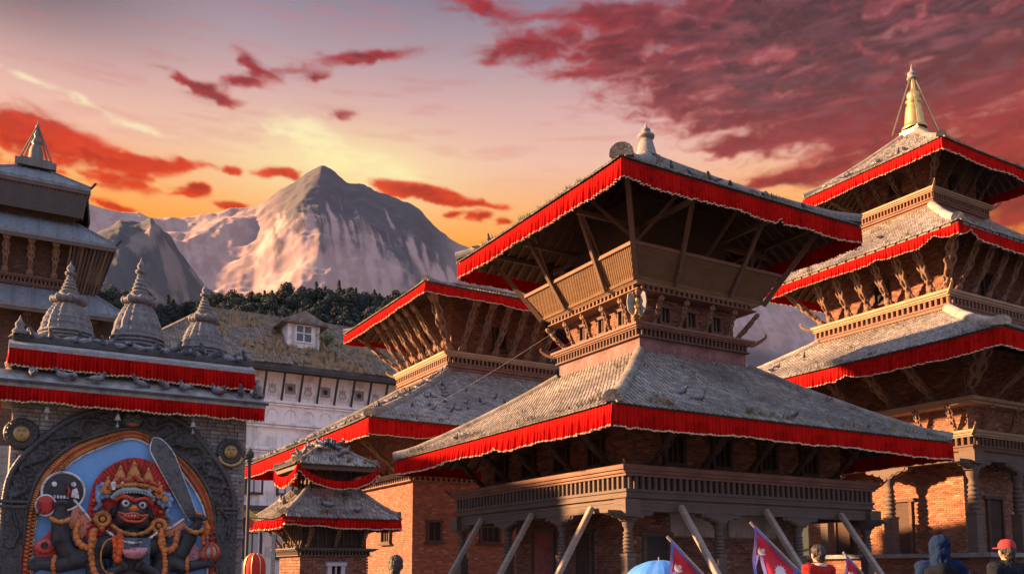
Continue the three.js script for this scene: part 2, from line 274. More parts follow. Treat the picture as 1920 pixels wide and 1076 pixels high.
// carved leaning strut, one metre long, feet at 0; it looks to +z: a many armed figure on a plank, foliage above and below
const STRUTS = [0, 1, 2].map((v) => {
  const q = rng(70 + v), j = (k) => (q() - 0.5) * k, bn = [[0, 0.03, 0.03, 0.1, 0, 0.07, 0.05, 0.11], [-0.07, 0.14, 0.07, 0.05, 0.07, 0.14, 0.07, 0.05], [0, 0.2, 0.09, 0.045, 0, 0.22, 0.09, 0.045]];
  for (const s of [-1, 1]) bn.push([s * 0.05, 0.27, 0.06, 0.035, s * (0.075 + j(0.03)), 0.36, 0.09, 0.045], [s * 0.075, 0.36, 0.09, 0.045, s * 0.04, 0.45, 0.07, 0.055], [s * 0.085, 0.62, 0.06, 0.034, s * 0.155, 0.53 + j(0.04), 0.08, 0.028], [s * 0.155, 0.53, 0.08, 0.028, s * 0.09, 0.46 + j(0.04), 0.13, 0.026], [s * 0.08, 0.63, 0.05, 0.03, s * 0.165, 0.7 + j(0.04), 0.05, 0.026], [s * 0.165, 0.7, 0.05, 0.026, s * 0.12, 0.8, 0.07, 0.024], [s * 0.1, 0.9, 0.06, 0.055, s * 0.14, 0.95, 0.06, 0.05], [s * 0.12, 0.03, 0.04, 0.05, s * 0.13, 0.09, 0.06, 0.04]);
  bn.push([0, 0.45, 0.06, 0.065, 0, 0.52, 0.06, 0.055], [0, 0.53, 0.06, 0.06, 0, 0.61, 0.07, 0.085], [0, 0.7, 0.09, 0.052, 0, 0.735, 0.095, 0.05], [0, 0.79, 0.08, 0.045, 0, 0.85, 0.07, 0.022], [0, 0.93, 0.05, 0.075, 0, 0.98, 0.05, 0.08]);
  const g = body(bn, 0.024, 0.018, 0.02), p = g.attributes.position, n = g.attributes.normal;
  for (let i = 0; i < p.count; i++) { const k = 0.022 * (fbm(p.getX(i) * 26 + v * 9 + p.getZ(i) * 11, p.getY(i) * 26, 3) - 0.5); p.setXYZ(i, p.getX(i) + n.getX(i) * k, p.getY(i) + n.getY(i) * k, p.getZ(i) + n.getZ(i) * k); }
  return merge([g, box(0.2, 1, 0.07, 0, 0.5, 0.0), box(0.26, 0.03, 0.09, 0, 0.25, 0.01), box(0.26, 0.03, 0.09, 0, 0.87, 0.01)]);
});
let strutNo = 0;
function strut(parent, k, x, r0, y0, r1, y1, w, m, x1 = x) {
  const o = mesh('strut', STRUTS[strutNo++ % 3], m, parent), p = V(x, y0, r0), q = V(x1, y1, r1), d = q.clone().sub(p), L = d.length(), Y = d.normalize(), X = x1 === x ? V(1, 0, 0) : V(1, 0, -Math.sign(x1 - x)).normalize();
  const Z = X.clone().cross(Y).normalize(), X2 = Y.clone().cross(Z);
  o.quaternion.setFromRotationMatrix(new THREE.Matrix4().makeBasis(X2, Y, Z)); o.position.copy(p); o.scale.set(w, L, w);
  return onSide(o, k);
}
// pleated cloth valance hanging from the eave of side k; lifts = [[where (metres), half width, height], ...]
function valance(parent, k, a, y, drop, o = {}) {
  const { pleat = 0.13, lifts = [], seed = 1, m = M.red, lift = 0.1, sag = 0.06, fine = 6, x0 = -a - 0.045, x1 = a + 0.045, droop = 0 } = o, L = x1 - x0, n = Math.round(L / pleat * fine), rows = 5, r = rng(seed * 97 + k), ph = r() * 10;
  const pos = [], idx = [], tp = [], ti = [], uv = [];
  for (let i = 0; i <= n; i++) {
    const x = x0 + L * i / n, u = x / a, top = y + lift * Math.min(1, Math.abs(u)) ** 8 - 0.012 * Math.abs(Math.sin(x * 1.1 + ph)) - droop * Math.max(0, 1 - u * u) ** 0.8;
    const wob = (vnoise(x * 2.3 + ph, seed) - 0.5) * 0.9, pl = Math.sin(2 * Math.PI * (x / pleat + wob)), pl2 = Math.sin(2 * Math.PI * (x / (pleat * 2.7)) + ph);
    let up = (vnoise(x * 0.7 + ph, 4 + seed) - 0.5) * 2 * sag + (vnoise(x * 5 + ph, 9 + seed) - 0.5) * 0.04;
    for (const [c, hw, hh] of lifts) { const t = Math.abs(x - c) / hw; if (t < 1) up += hh * (1 - t) ** 1.5; }
    const bot = top - drop + up;
    for (let j = 0; j <= rows; j++) {
      const t = j / rows, z = a + 0.045 + (0.016 + 0.03 * t) * pl + 0.026 * t * pl2 + 0.05 * t * (vnoise(x * 0.9 + ph, 2) - 0.4), yy = mix(top, bot, t);
      pos.push(x, yy, z); uv.push(x / 1.5, yy / 1.5);
      if (j === rows) tp.push(x, yy + 0.022, z + 0.007, x, yy - 0.012 + 0.01 * Math.sin(x * 60), z + 0.012);
    }
  }
  for (let i = 0; i < n; i++) {
    for (let j = 0; j < rows; j++) { const p = i * (rows + 1) + j, q = p + rows + 1; idx.push(p, p + 1, q, q, p + 1, q + 1); }
    ti.push(i * 2, i * 2 + 1, i * 2 + 2, i * 2 + 2, i * 2 + 1, i * 2 + 3);
  }
  const g = new THREE.BufferGeometry(); g.setAttribute('position', new THREE.Float32BufferAttribute(pos, 3)); g.setAttribute('uv', new THREE.Float32BufferAttribute(uv, 2)); g.setIndex(idx); g.computeVertexNormals();
  const t = new THREE.BufferGeometry(); t.setAttribute('position', new THREE.Float32BufferAttribute(tp, 3)); t.setIndex(ti); t.computeVertexNormals();
  const v = mesh('valance', g, m, parent); mesh('trim', metreUV(plain(t)), M.trim, v); onSide(v, k); return v;
}
// sloping square roof with tiles. Returns the height function for what stands on it
const TILE = merge([box(0.185, 0.028, 0.2, 0.008, 0.014, 0), box(0.06, 0.05, 0.2, -0.078, 0.026, 0)]);
const TILE_TONES = [[0.36, 0.35, 0.36], [0.44, 0.41, 0.40], [0.28, 0.275, 0.285], [0.40, 0.345, 0.32], [0.52, 0.50, 0.50], [0.34, 0.335, 0.31]];
const M_WEED = mat([1, 1, 1]), WEED = (() => { const r = rng(31), L = []; for (let i = 0; i < 8; i++) { const l = 0.12 + r() * 0.2; L.push(plain(new THREE.ConeGeometry(0.016, l, 3)).translate(0, l / 2, 0).rotateZ(r() * 0.7 - 0.1).rotateY(r() * 6.28).translate((r() - 0.5) * 0.14, 0, (r() - 0.5) * 0.1)); } return merge(L); })();
function roof(parent, o) {
  const { a, y, b, yTop, thick = 0.16, lift = 0.1, bow = 0.2, tw = 0.17, tl = 0.135, seed = 1, sides = [0, 1, 2, 3], rafters = [0, 1, 2, 3], rafterStep = 0.5, hip = M.hip, hipW = 0.17, tone = 0.98, inner = b, wood = M.woodDark } = o;
  const S = (u, s) => { const r = mix(a, b, s); return V(u * r, y + (yTop - y) * s * (1 - bow + bow * s) + lift * Math.abs(u) ** 8 * (1 - s) ** 3, r); };
  const gs = [], nu = 24, ns = 6;
  for (let k = 0; k < 4; k++) {
    const pos = [], idx = [];
    for (const dy of [0, -thick]) for (let j = 0; j <= ns; j++) for (let i = 0; i <= nu; i++) { const p = S(i / nu * 2 - 1, j / ns); pos.push(p.x, p.y + dy, p.z); }
    const w = nu + 1, off = w * (ns + 1);
    for (let j = 0; j < ns; j++) for (let i = 0; i < nu; i++) { const p = j * w + i; idx.push(p, p + 1, p + w, p + 1, p + w + 1, p + w, off + p, off + p + w, off + p + 1, off + p + 1, off + p + w, off + p + w + 1); }
    for (let i = 0; i < nu; i++) idx.push(i, off + i, i + 1, i + 1, off + i, off + i + 1);
    const g = new THREE.BufferGeometry(); g.setAttribute('position', new THREE.Float32BufferAttribute(pos, 3)); g.setIndex(idx); gs.push(toCreasedNormals(g, 0.6).applyMatrix4(sideMatrix(k)));
  }
  const deck = mesh('roof', gs, wood, parent);
  // tiles
  const places = [], r = rng(seed * 71 + 3), cols = [];
  const slope = Math.hypot(a - b, yTop - y), rows = Math.floor(slope / tl);
  for (const k of sides) for (let j = 0; j <= rows; j++) {
    const s = (j * tl - 0.05) / slope, R = mix(a, b, s), n = Math.floor(2 * R / tw);
    for (let i = 0; i <= n; i++) {
      const x = -R + (i + (j % 2 ? 0.5 : 0)) * tw + (r() - 0.5) * 0.025; if (Math.abs(x) > R - 0.07) continue;
      const u = x / R, p = S(u, s), q = S(u, Math.min(1, s + 0.03)), dz = p.clone().sub(q).normalize(); dz.x = 0; dz.normalize();
      const X = V(1, 0, 0), Y = dz.clone().cross(X).normalize();
      const m = new THREE.Matrix4().makeBasis(X, Y, dz).multiply(new THREE.Matrix4().makeRotationFromEuler(new THREE.Euler(0.15 + (r() - 0.5) * 0.05, (r() - 0.5) * (r() < 0.04 ? 0.5 : 0.06), (r() - 0.5) * 0.05))); m.setPosition(p.addScaledVector(Y, 0.024 + r() * 0.006));
      places.push(sideMatrix(k).multiply(m).multiply(new THREE.Matrix4().makeScale(tw / 0.2, 0.9, tl / 0.17)));
      const patch = fbm(x * 0.5 + k * 7 + seed, s * slope * 0.5, 4), T = TILE_TONES[Math.floor(clamp(r() * 0.6 + patch * 0.9 - 0.25, 0, 0.999) * TILE_TONES.length)], f = tone * (0.84 + r() * 0.22 + (patch - 0.5) * 0.9);
      cols.push(rgb(T[0] * f, T[1] * f, T[2] * f));
    }
  }
  // weeds that root between the tiles
  const wp = [], wr = rng(seed * 19 + 5); for (const k of sides.slice(0, 2)) for (let i = 0; i < a * 26; i++) { const u = (wr() - 0.5) * 1.9, s = wr() < 0.55 ? wr() * 0.07 : wr(); if (fbm(u * a * 0.8 + k * 9, s * slope * 0.8 + seed, 3) < 0.47) continue; const q = S(u, s); q.y += 0.02; wp.push(sideMatrix(k).multiply(new THREE.Matrix4().compose(q, new THREE.Quaternion().setFromEuler(new THREE.Euler(0.3, wr() * 6.28, 0)), V(1, 1, 1).multiplyScalar(0.35 + wr() * 0.75)))); }
  if (wp.length) instances('weeds', WEED, M_WEED, wp, deck, (i) => { const w = (i * 37 % 17) / 17; return w < 0.4 ? rgb(0.12, 0.12, 0.05) : rgb(0.30 * (0.6 + 0.6 * w), 0.22 * (0.6 + 0.6 * w), 0.12); });
  instances('roof_tiles', TILE, M.tile, places, deck, (i) => cols[i]);
  // hip ridges with a blunt upturned end
  const prof = []; for (let i = 0; i < 9; i++) { const t = Math.PI * i / 8; prof.push([Math.cos(t) * hipW, Math.sin(t) * hipW * 0.85 + 0.02]); } prof.push([-hipW, -0.05], [hipW, -0.05]);
  for (let k = 0; k < 4; k++) {
    const path = []; for (let i = 0; i <= 14; i++) { const p = S(-1, i / 14 * (b < 0.1 ? 0.96 : 0.995)); const e = Math.max(0, 1 - i / 1.6); path.push([p.x - 0.02 * e, p.y + 0.02 + 0.05 * e + 0.012 * (vnoise(i * 3.1, seed + k) - 0.5), p.z + 0.02 * e]); }
    onSide(mesh('hip_ridge', metreUV(sweep(path, prof, (t) => 1 + 0.25 * Math.max(0, 1 - t * 9))), hip, deck), k);
    // eave boards: a long plank under the tile ends
    const ep = []; for (let i = 0; i <= 24; i++) { const p = S(i / 24 * 2 - 1, 0.004); ep.push([p.x, p.y - 0.085, p.z]); }
    onSide(mesh('eave_board', metreUV(sweep(ep, [[-0.03, -0.085], [0.03, -0.085], [0.03, 0.075], [-0.03, 0.075]])), M.woodGrey, deck), k);
  }
  // rafters: shared geometry, one mesh each
  const yIn = y + (yTop - y) * ((a - inner) / (a - b || 1)), p0 = V(0, y - thick - 0.05, a - 0.1), p1 = V(0, mix(y, yTop, 1) - thick - 0.05, b), Lr = p0.distanceTo(p1), RG = metreUV(plain(box(0.09, 0.1, Lr, 0, 0, -Lr / 2)));
  const tilt = Math.atan2(p1.y - p0.y, p0.z - p1.z);
  for (const k of rafters) {
    const n = Math.floor((a - 0.25) / rafterStep);
    for (let i = -n; i <= n; i++) {
      const x = i * rafterStep, f = clamp((a - 0.1 - Math.max(Math.abs(x), b)) / (a - 0.1 - b), 0.02, 1);
      const q = mesh('rafter', RG, M.woodMid, deck); q.position.set(x, p0.y - 0.02, p0.z); q.rotation.x = tilt; q.scale.z = f; onSide(q, k);
    }
  }
  return S;
}
// ledge with mouldings above a row of dentils; a is the reach of the top ledge, y its upper face
const DENTIL = metreUV(plain(cbox(0.1, 1, 0.1, 0.015)));
function cornice(parent, a, y, h, o = {}) {
  const { step = 0.2, faces = [0, 1], m = M.woodLedge, md = M.woodMid, horn = 0.0, back = 0.34, dh = 0.3, bands = true } = o;
  const c = group('cornice', parent), q = 2 * a;
  const parts = [box(q, h * 0.13, q, 0, y - h * 0.065, 0), box(q - 0.1, h * 0.10, q - 0.1, 0, y - h * 0.18, 0), box(q - 0.2, h * 0.07, q - 0.2, 0, y - h * 0.27, 0)];
  mesh('ledge', parts, m, c);
  mesh('dentil_backing', [box(q - 2 * back, h * dh + 0.02, q - 2 * back, 0, y - h * (0.305 + dh / 2), 0)], M.woodBlack, c);
  const yb = y - h * (0.305 + dh);
  mesh('lower_moulding', [box(q - 0.26, h * 0.08, q - 0.26, 0, yb - h * 0.04, 0), ...(bands ? [box(q - 0.34, h * 0.12, q - 0.34, 0, yb - h * 0.14, 0), box(q - 0.24, h * 0.05, q - 0.24, 0, yb - h * 0.225, 0), box(q - 0.40, h * (0.695 - dh - 0.25), q - 0.40, 0, yb - h * 0.25 - h * (0.695 - dh - 0.25) / 2, 0)] : [])], md, c);
  for (const k of faces) { const n = Math.floor((a - 0.18) / step); for (let i = -n; i <= n; i++) { const d = mesh('dentil', DENTIL, md, c); d.position.set(i * step, y - h * (0.305 + dh / 2), a - 0.2); d.scale.set(step / 0.2, h * dh, 1.4); onSide(d, k); } }
  if (horn) for (let k = 0; k < 4; k++) {
    const s = horn, path = [[-a + 0.25 * s, y - 0.16, a - 0.25 * s], [-a - 0.05 * s, y - 0.1, a + 0.05 * s], [-a - 0.35 * s, y + 0.02, a + 0.35 * s], [-a - 0.5 * s, y + 0.24 * s, a + 0.5 * s], [-a - 0.46 * s, y + 0.42 * s, a + 0.46 * s]];
    onSide(mesh('corner_horn', metreUV(sweep(new THREE.CatmullRomCurve3(path.map((p) => V(...p))).getPoints(10).map((p) => p.toArray()), [[-0.12, -0.1], [0.12, -0.1], [0.12, 0.08], [0, 0.14], [-0.12, 0.08]], (t) => s * (1.15 - 0.75 * t))), m, c), k);
  }
  return c;
}
// carved pillar standing at the origin
function pillarGeo(h, w) {
  const s = h * 0.48, r = w / 2, ring = [];
  for (let i = 0; i <= 40; i++) { const t = i / 40; ring.push([r * (0.74 + 0.16 * (Math.sin(t * Math.PI * 2 * 6) > 0.2 ? 1 : 0) + 0.12 * Math.sin(t * Math.PI)), s + t * h * 0.34]); }
  return merge([cbox(w, s, w, 0.02, 0, s / 2, 0), lathe([[r * 1.05, s - 0.02], ...ring, [r * 1.0, h * 0.83], [r * 0.72, h * 0.86], [r * 0.66, h * 0.9], [r * 1.0, h * 0.945], [r * 1.1, h]], 16), cbox(w * 1.12, 0.08, w * 1.12, 0.02, 0, s + 0.02, 0), cbox(w * 1.15, 0.12, w * 1.15, 0.02, 0, 0.06, 0)]);
}
function bracketGeo(L, h, d) {   // scalloped capital under a beam, top face at 0
  const s = [[-L / 2, 0], [-L / 2, -h * 0.25], [-L * 0.42, -h * 0.42], [-L * 0.34, -h * 0.36], [-L * 0.29, -h * 0.55], [-L * 0.22, -h * 0.68], [-L * 0.17, -h * 0.62], [-L * 0.12, -h * 0.9], [-L * 0.07, -h], [L * 0.07, -h], [L * 0.12, -h * 0.9], [L * 0.17, -h * 0.62], [L * 0.22, -h * 0.68], [L * 0.29, -h * 0.55], [L * 0.34, -h * 0.36], [L * 0.42, -h * 0.42], [L / 2, -h * 0.25], [L / 2, 0]];
  return merge([extrude(s, d).translate(0, 0, -d / 2), extrude(s.map(([x, y]) => [x * 0.86, y * 0.82]), d + 0.06).translate(0, -0.01, -d / 2 - 0.03)]);
}
function pillar(parent, x, z, y0, h, w, L, turn, m = M.woodGrey, shared) {
  const p = mesh('pillar', shared.shaft, m, parent); p.position.set(x, y0, z);
  const c = mesh('capital', shared.cap, m, p); c.position.y = h + 0.001 + shared.capH; c.rotation.y = turn; return p;
}
// window of carved wood on side k: centre x, sill height y, outer size w by h, proud of the wall at r
function carvedWindow(parent, k, x, y, w, h, r, m = M.woodMid, bars = 3) {
  const f = mesh('window', [box(w, 0.1, 0.16, 0, 0.05, 0), box(w * 1.15, 0.1, 0.2, 0, h - 0.05, 0), box(0.11, h - 0.2, 0.14, -w / 2 + 0.055, h / 2, 0), box(0.11, h - 0.2, 0.14, w / 2 - 0.055, h / 2, 0), box(w * 1.3, 0.07, 0.22, 0, -0.035, 0)], m, parent);
  f.position.set(x, y, r + 0.05);
  mesh('opening', metreUV(box(w - 0.22, h - 0.2, 0.04, 0, h / 2, -0.055)), M.void, f);
  for (let i = 1; i < bars; i++) mesh('bar', metreUV(box(0.045, h - 0.2, 0.05, -w / 2 + 0.11 + (w - 0.22) * i / bars, h / 2, 0)), m, f);
  return onSide(f, k);
}
function brickWall(parent, a, y0, y1, o = {}) {
  const { faces = [0, 1], seed = 1, holes = {}, tone, spread } = o;
  const wv = mesh(o.name ?? 'wall', metreUV(box(2 * a - 0.07, y1 - y0, 2 * a - 0.07, 0, (y0 + y1) / 2, 0)), M.mortar, parent), pl = [];
  for (const k of faces) pl.push(...brickPlaces(-a, a, y0, y1, a - 0.033, k, { seed: seed * 7 + k, holes: holes[k] ?? [] }));
  instances('bricks', metreUV(plain(BRICK.clone())), M.brick, pl, wv, brickTone(seed * 3 + 1, tone, spread));
  return wv;
}
// pigeon: one smooth body with a tail, wings folded
const PIGEONS = [0, 1].map((v) => {
  const up = v ? -0.05 : 0.03, bones = [[-0.07, 0.10, 0, 0.055, 0.06, 0.12, 0, 0.06], [0.06, 0.13, 0, 0.05, 0.11, 0.18 + up, 0, 0.03], [0.11, 0.19 + up, 0, 0.03, 0.125, 0.21 + up, 0, 0.028], [0.14, 0.208 + up, 0, 0.013, 0.165, 0.2 + up, 0, 0.005], [-0.09, 0.1, 0, 0.04, -0.22, 0.07, 0, 0.018], [-0.05, 0.125, 0.035, 0.035, -0.16, 0.095, 0.025, 0.015], [-0.05, 0.125, -0.035, 0.035, -0.16, 0.095, -0.025, 0.015], [0.0, 0.08, 0.02, 0.012, 0.005, 0.005, 0.02, 0.007], [0.0, 0.08, -0.02, 0.012, 0.005, 0.005, -0.02, 0.007]];
  const g = body(bones, 0.016, 0.016, 0.02), p = g.attributes.position, c = new Float32Array(p.count * 3);
  for (let i = 0; i < p.count; i++) { const x = p.getX(i), y = p.getY(i), z = Math.abs(p.getZ(i)); let t = [0.17, 0.18, 0.21]; if (x > 0.075) t = [0.07, 0.08, 0.10]; if (x < -0.15) t = [0.06, 0.065, 0.075]; if (z > 0.035 && x < -0.03) t = [0.24, 0.25, 0.28]; if (y < 0.05) t = [0.4, 0.12, 0.1]; c.set(t, i * 3); }
  g.setAttribute('color', new THREE.BufferAttribute(c, 3)); return g;
});
const M_PIGEON = mat([1, 1, 1], { vertexColors: true, roughness: 0.7 });
let pigeonNo = 0; const pigeonRng = rng(404);
function pigeon(p, label, grp, s = 1.12) {
  const o = shade(new THREE.Mesh(PIGEONS[pigeonNo++ % 3 === 0 ? 1 : 0], M_PIGEON)); o.name = numbered('pigeon'); o.position.copy(p); o.rotation.y = pigeonRng() * 6.28; o.scale.setScalar(s * (0.92 + 0.2 * pigeonRng())); o.userData = { label, category: 'pigeon', group: grp }; scene.add(o); return o;
}
// ---------------------------------------------------------------- ground
struct('ground', metreUV(plain(new THREE.CircleGeometry(26000, 64)).rotateX(-Math.PI / 2).translate(0, -0.02, 0), 1 / 3), stone([0.30, 0.26, 0.23]));
struct('paved_square', metreUV(plain(new THREE.CircleGeometry(120, 48)).rotateX(-Math.PI / 2).translate(0, 0.0, -30), 1 / 3), M.paving);

// ---------------------------------------------------------------- the temple in the middle, with a lattice gallery
const T1 = thing('pagoda_temple', 'two roofed brick and timber temple with a slanted lattice gallery under its top roof', 'temple', [4.78, 0, -30], GRID);
mesh('plinth', [box(13.2, 0.35, 13.2, 0, 0.175, 0), box(12.2, 0.35, 12.2, 0, 0.525, 0), box(11.2, 0.33, 11.2, 0, 0.865, 0)], M.stone, T1);
brickWall(T1, 3.4, 1.03, 3.3, { seed: 2, name: 'inner_wall', holes: { 0: [[-3.1, -2.3, 1, 2.5], [-2.1, 2.1, 2.45, 3.3]], 1: [[-2.2, -0.9, 1, 2.8], [0.4, 1.2, 1, 2.7]] } });
for (const [x, w] of [[-1.3, 1.7], [1.15, 2.0]]) mesh('plaster_panel', metreUV(box(w, 0.72, 0.05, x, 2.85, 3.41)), M.plaster, T1);
for (const [k, x, y, w, h, m] of [[1, -1.55, 1.03, 1.2, 1.72, mat([0.42, 0.12, 0.11], { map: T_STONE })], [1, 0.8, 1.03, 0.75, 1.6, M.woodDark], [0, -2.7, 1.03, 0.8, 1.42, M.woodBlack]]) {
  const d = mesh('door', metreUV(box(w, h, 0.07, 0, h / 2, 0)), m, T1); d.position.set(x, y, 3.4); onSide(d, k);
  const f = mesh('door_frame', [box(0.1, h + 0.1, 0.16, -w / 2 - 0.05, h / 2, 0), box(0.1, h + 0.1, 0.16, w / 2 + 0.05, h / 2, 0), box(w + 0.4, 0.12, 0.18, 0, h + 0.06, 0)], M.woodGrey, d);
}
{
  const shared = { shaft: pillarGeo(1.72, 0.3), cap: bracketGeo(1.5, 0.3, 0.26), capH: 0.3 };
  for (const k of [0, 1, 2, 3]) for (const x of [-4.78, -1.55, 1.65]) { const p = pillar(T1, x, 4.78, 1.03, 1.72, 0.3, 1.5, 0, M.woodGrey, shared); onSide(p, k); if (x === -4.78) p.children[0].rotation.y = 0; }
  for (let k = 0; k < 4; k++) onSide(mesh('beam', [box(9.2, 0.24, 0.32, 0, 3.17, 4.78), box(9.3, 0.06, 0.4, 0, 3.3, 4.76), box(0.5, 0.46, 0.5, -4.86, 3.12, 4.86)], M.woodGrey, T1), k);
}
cornice(T1, 5.12, 4.26, 0.95, { dh: 0.36, step: 0.22, m: M.woodLedge, md: M.woodGrey, horn: 0.3 });
brickWall(T1, 4.3, 4.24, 6.5, { seed: 3, name: 'upper_wall' });
for (const k of [0, 1]) for (const x of [-2.75, -0.95, 0.95, 2.75]) carvedWindow(T1, k, x, 4.4, 0.8, 0.95, 4.3, M.woodDark);
for (const k of [0, 1]) for (const x of [-3.7, -1.85, 0, 1.85, 3.7]) strut(T1, k, x, 4.4, 4.28, 5.9, 5.62, 0.85, M.woodDark);
const S1 = roof(T1, { a: 6.62, y: 5.5, b: 2.25, yTop: 8.2, seed: 11, hip: M.hip, hipW: 0.19, rafterStep: 0.55, lift: 0.02 });
for (let k = 0; k < 4; k++) valance(T1, k, 6.62, 5.44, 0.5, { seed: 21 + k, lift: 0.02, m: M.red, lifts: k === 1 ? [[0.9, 0.35, 0.13]] : [], fine: k < 2 ? 6 : 4 });
mesh('base_course', metreUV(box(4.52, 0.72, 4.52, 0, 8.42, 0)), M.mauve, T1);
cornice(T1, 2.5, 9.14, 0.6, { step: 0.17, horn: 0.5, dh: 0.34, back: 0.3, bands: false });
brickWall(T1, 2.0, 9.12, 10.1, { seed: 4, name: 'gallery_wall' });
for (const k of [0, 1]) for (const x of [-1.05, 0.05, 1.15]) carvedWindow(T1, k, x, 9.26, 0.52, 0.66, 2.0, M.woodMid, 2);
for (const k of [0, 1]) for (const x of [-1.55, -0.5, 0.6, 1.6]) strut(T1, k, x, 2.05, 9.2, 2.5, 10.05, 0.62, M.carved);
for (const k of [0, 1, 2, 3]) strut(T1, k, -2.0, 2.0, 9.18, 2.55, 10.05, 0.9, M.carved, -2.55);
cornice(T1, 2.68, 10.44, 0.42, { dh: 0.34, step: 0.21, back: 0.3, bands: false, m: M.woodPale, md: M.woodLedge });
{ // lattice gallery
  const r0 = 2.66, y0 = 10.45, r1 = 3.14, y1 = 11.26, L = Math.hypot(r1 - r0, y1 - y0), tilt = Math.atan2(r1 - r0, y1 - y0);
  for (let k = 0; k < 4; k++) {
    const half = (v) => mix(r0, r1, v / L) - 0.02, bars = [];
    for (const dir of [-1, 1]) for (let c = -4.2; c < 4.2; c += 0.1) {
      let a = null, b = null; for (let i = 0; i <= 24; i++) { const v = L * i / 24, u = c + dir * v; if (Math.abs(u) < half(v)) { a ??= v; b = v; } }
      if (a !== null && b - a > 0.04) bars.push(beam([c + dir * a, a, dir * 0.012], [c + dir * b, b, dir * 0.012], 0.042, 0.02, V(0, 0, 1)));
    }
    const g = group('lattice_panel', T1); g.position.set(0, y0, r0); g.rotation.x = tilt; onSide(g, k);
    mesh('lattice', bars, M.lattice, g);
    mesh('backing', metreUV(extrude([[-r0 + 0.03, 0], [r0 - 0.03, 0], [r1 - 0.03, L], [-r1 + 0.03, L]], 0.02).translate(0, 0, -0.06)), M.lattice, g);
    mesh('bottom_rail', metreUV(box(2 * r0, 0.09, 0.09, 0, 0.0, 0.02)), M.lattice, g);
    onSide(mesh('hand_rail', metreUV(cbox(2 * r1 + 0.12, 0.11, 0.14, 0.02, 0, y1 + 0.03, r1)), M.woodLedge, T1), k);
    for (const x of [-1.15, 1.15]) { onSide(mesh('roof_strut', metreUV(beam([x, y0 - 0.1, r0 + 0.1], [x * 1.35, 13.05, 4.2], 0.13, 0.1, V(0, 0, 1))), M.woodMid, T1), k); }
    onSide(mesh('roof_strut', metreUV(beam([-r0 - 0.05, y0 - 0.1, r0 + 0.05], [-4.15, 13.0, 4.15], 0.16, 0.16, V(-1, 0, 1))), M.woodMid, T1), k);
    onSide(mesh('purlin', metreUV(box(8.2, 0.14, 0.14, 0, 12.98, 4.1)), M.woodMid, T1), k);
    onSide(mesh('tie_beam', [box(0.12, 0.14, 2.3, -1.6, 12.6, 3.0), box(0.12, 0.14, 2.3, 1.6, 12.6, 3.0), beam([-2.6, 11.4, 2.2], [-1.7, 13.0, 3.6], 0.09, 0.09), beam([2.6, 11.4, 2.2], [1.7, 13.0, 3.6], 0.09, 0.09), beam([0.4, 11.4, 2.1], [0.9, 13.1, 3.5], 0.09, 0.09)], M.woodMid, T1), k);
  }
  mesh('gallery_core', [box(3.7, 3.2, 3.7, 0, 12.0, 0), box(4.6, 0.08, 4.6, 0, 10.5, 0)], M.woodDark, T1);
}
const S1b = roof(T1, { a: 4.93, y: 12.79, b: 0.22, yTop: 15.82, seed: 12, hip: M.hip, hipW: 0.27, rafterStep: 0.42, lift: 0.03, thick: 0.14 });
for (let k = 0; k < 4; k++) valance(T1, k, 4.93, 12.72, 0.58, { seed: 31 + k, lift: 0.03, lifts: k === 0 ? [[1.15, 0.22, 0.17]] : [], fine: k < 2 ? 6 : 4 });
mesh('finial', [box(0.9, 0.22, 0.9, 0, 15.8, 0), box(0.7, 0.2, 0.7, 0, 15.98, 0), lathe([[0.4, 0], [0.42, 0.06], [0.36, 0.1], [0.34, 0.25], [0.24, 0.62], [0.2, 0.68], [0.2, 0.72], [0.3, 0.75], [0.31, 0.84], [0.18, 0.88], [0.12, 0.94], [0.17, 1.0], [0.16, 1.07], [0.07, 1.13], [0.05, 1.22], [0, 1.34]], 14, 0, 16.02, 0)], M.stone, T1);
{ // slanting timber props that shore up the beams
  const spots = [[0, -3.17, 'slanting timber prop between the blue parasol flag and the next pillar'], [0, 0.06, 'slanting timber prop right behind the flag with the clear white moon'], [0, 3.27, 'slanting timber prop at the shaded corner near the sunlit arcade'], [1, -2.89, 'slanting timber prop in front of the pink painted door'], [1, 0.37, 'slanting timber prop between the pink painted door and the dark wooden door'], [1, 3.5, 'slanting timber prop beside the sunlit corner pillar']];
  for (const [k, x, lab] of spots) {
    const out = k ? 2.05 : 2.3, o = thing('timber_prop', lab, 'prop', [4.78, 0, -30], GRID, 'timber props shoring up the temple');
    onSide(mesh('post', metreUV(between(plain(cbox(0.17, 1, 0.15, 0.02, 0, 0.5, 0)), V(x + 0.1, 0.0, 5.02 + out), V(x, 3.2, 5.04), V(0, 0, 1))), M.prop, o), k);
    onSide(mesh('sole_plate', metreUV(box(0.5, 0.08, 0.4, x + 0.1, 0.04, 5.02 + out)), M.prop, o), k);
  }
}
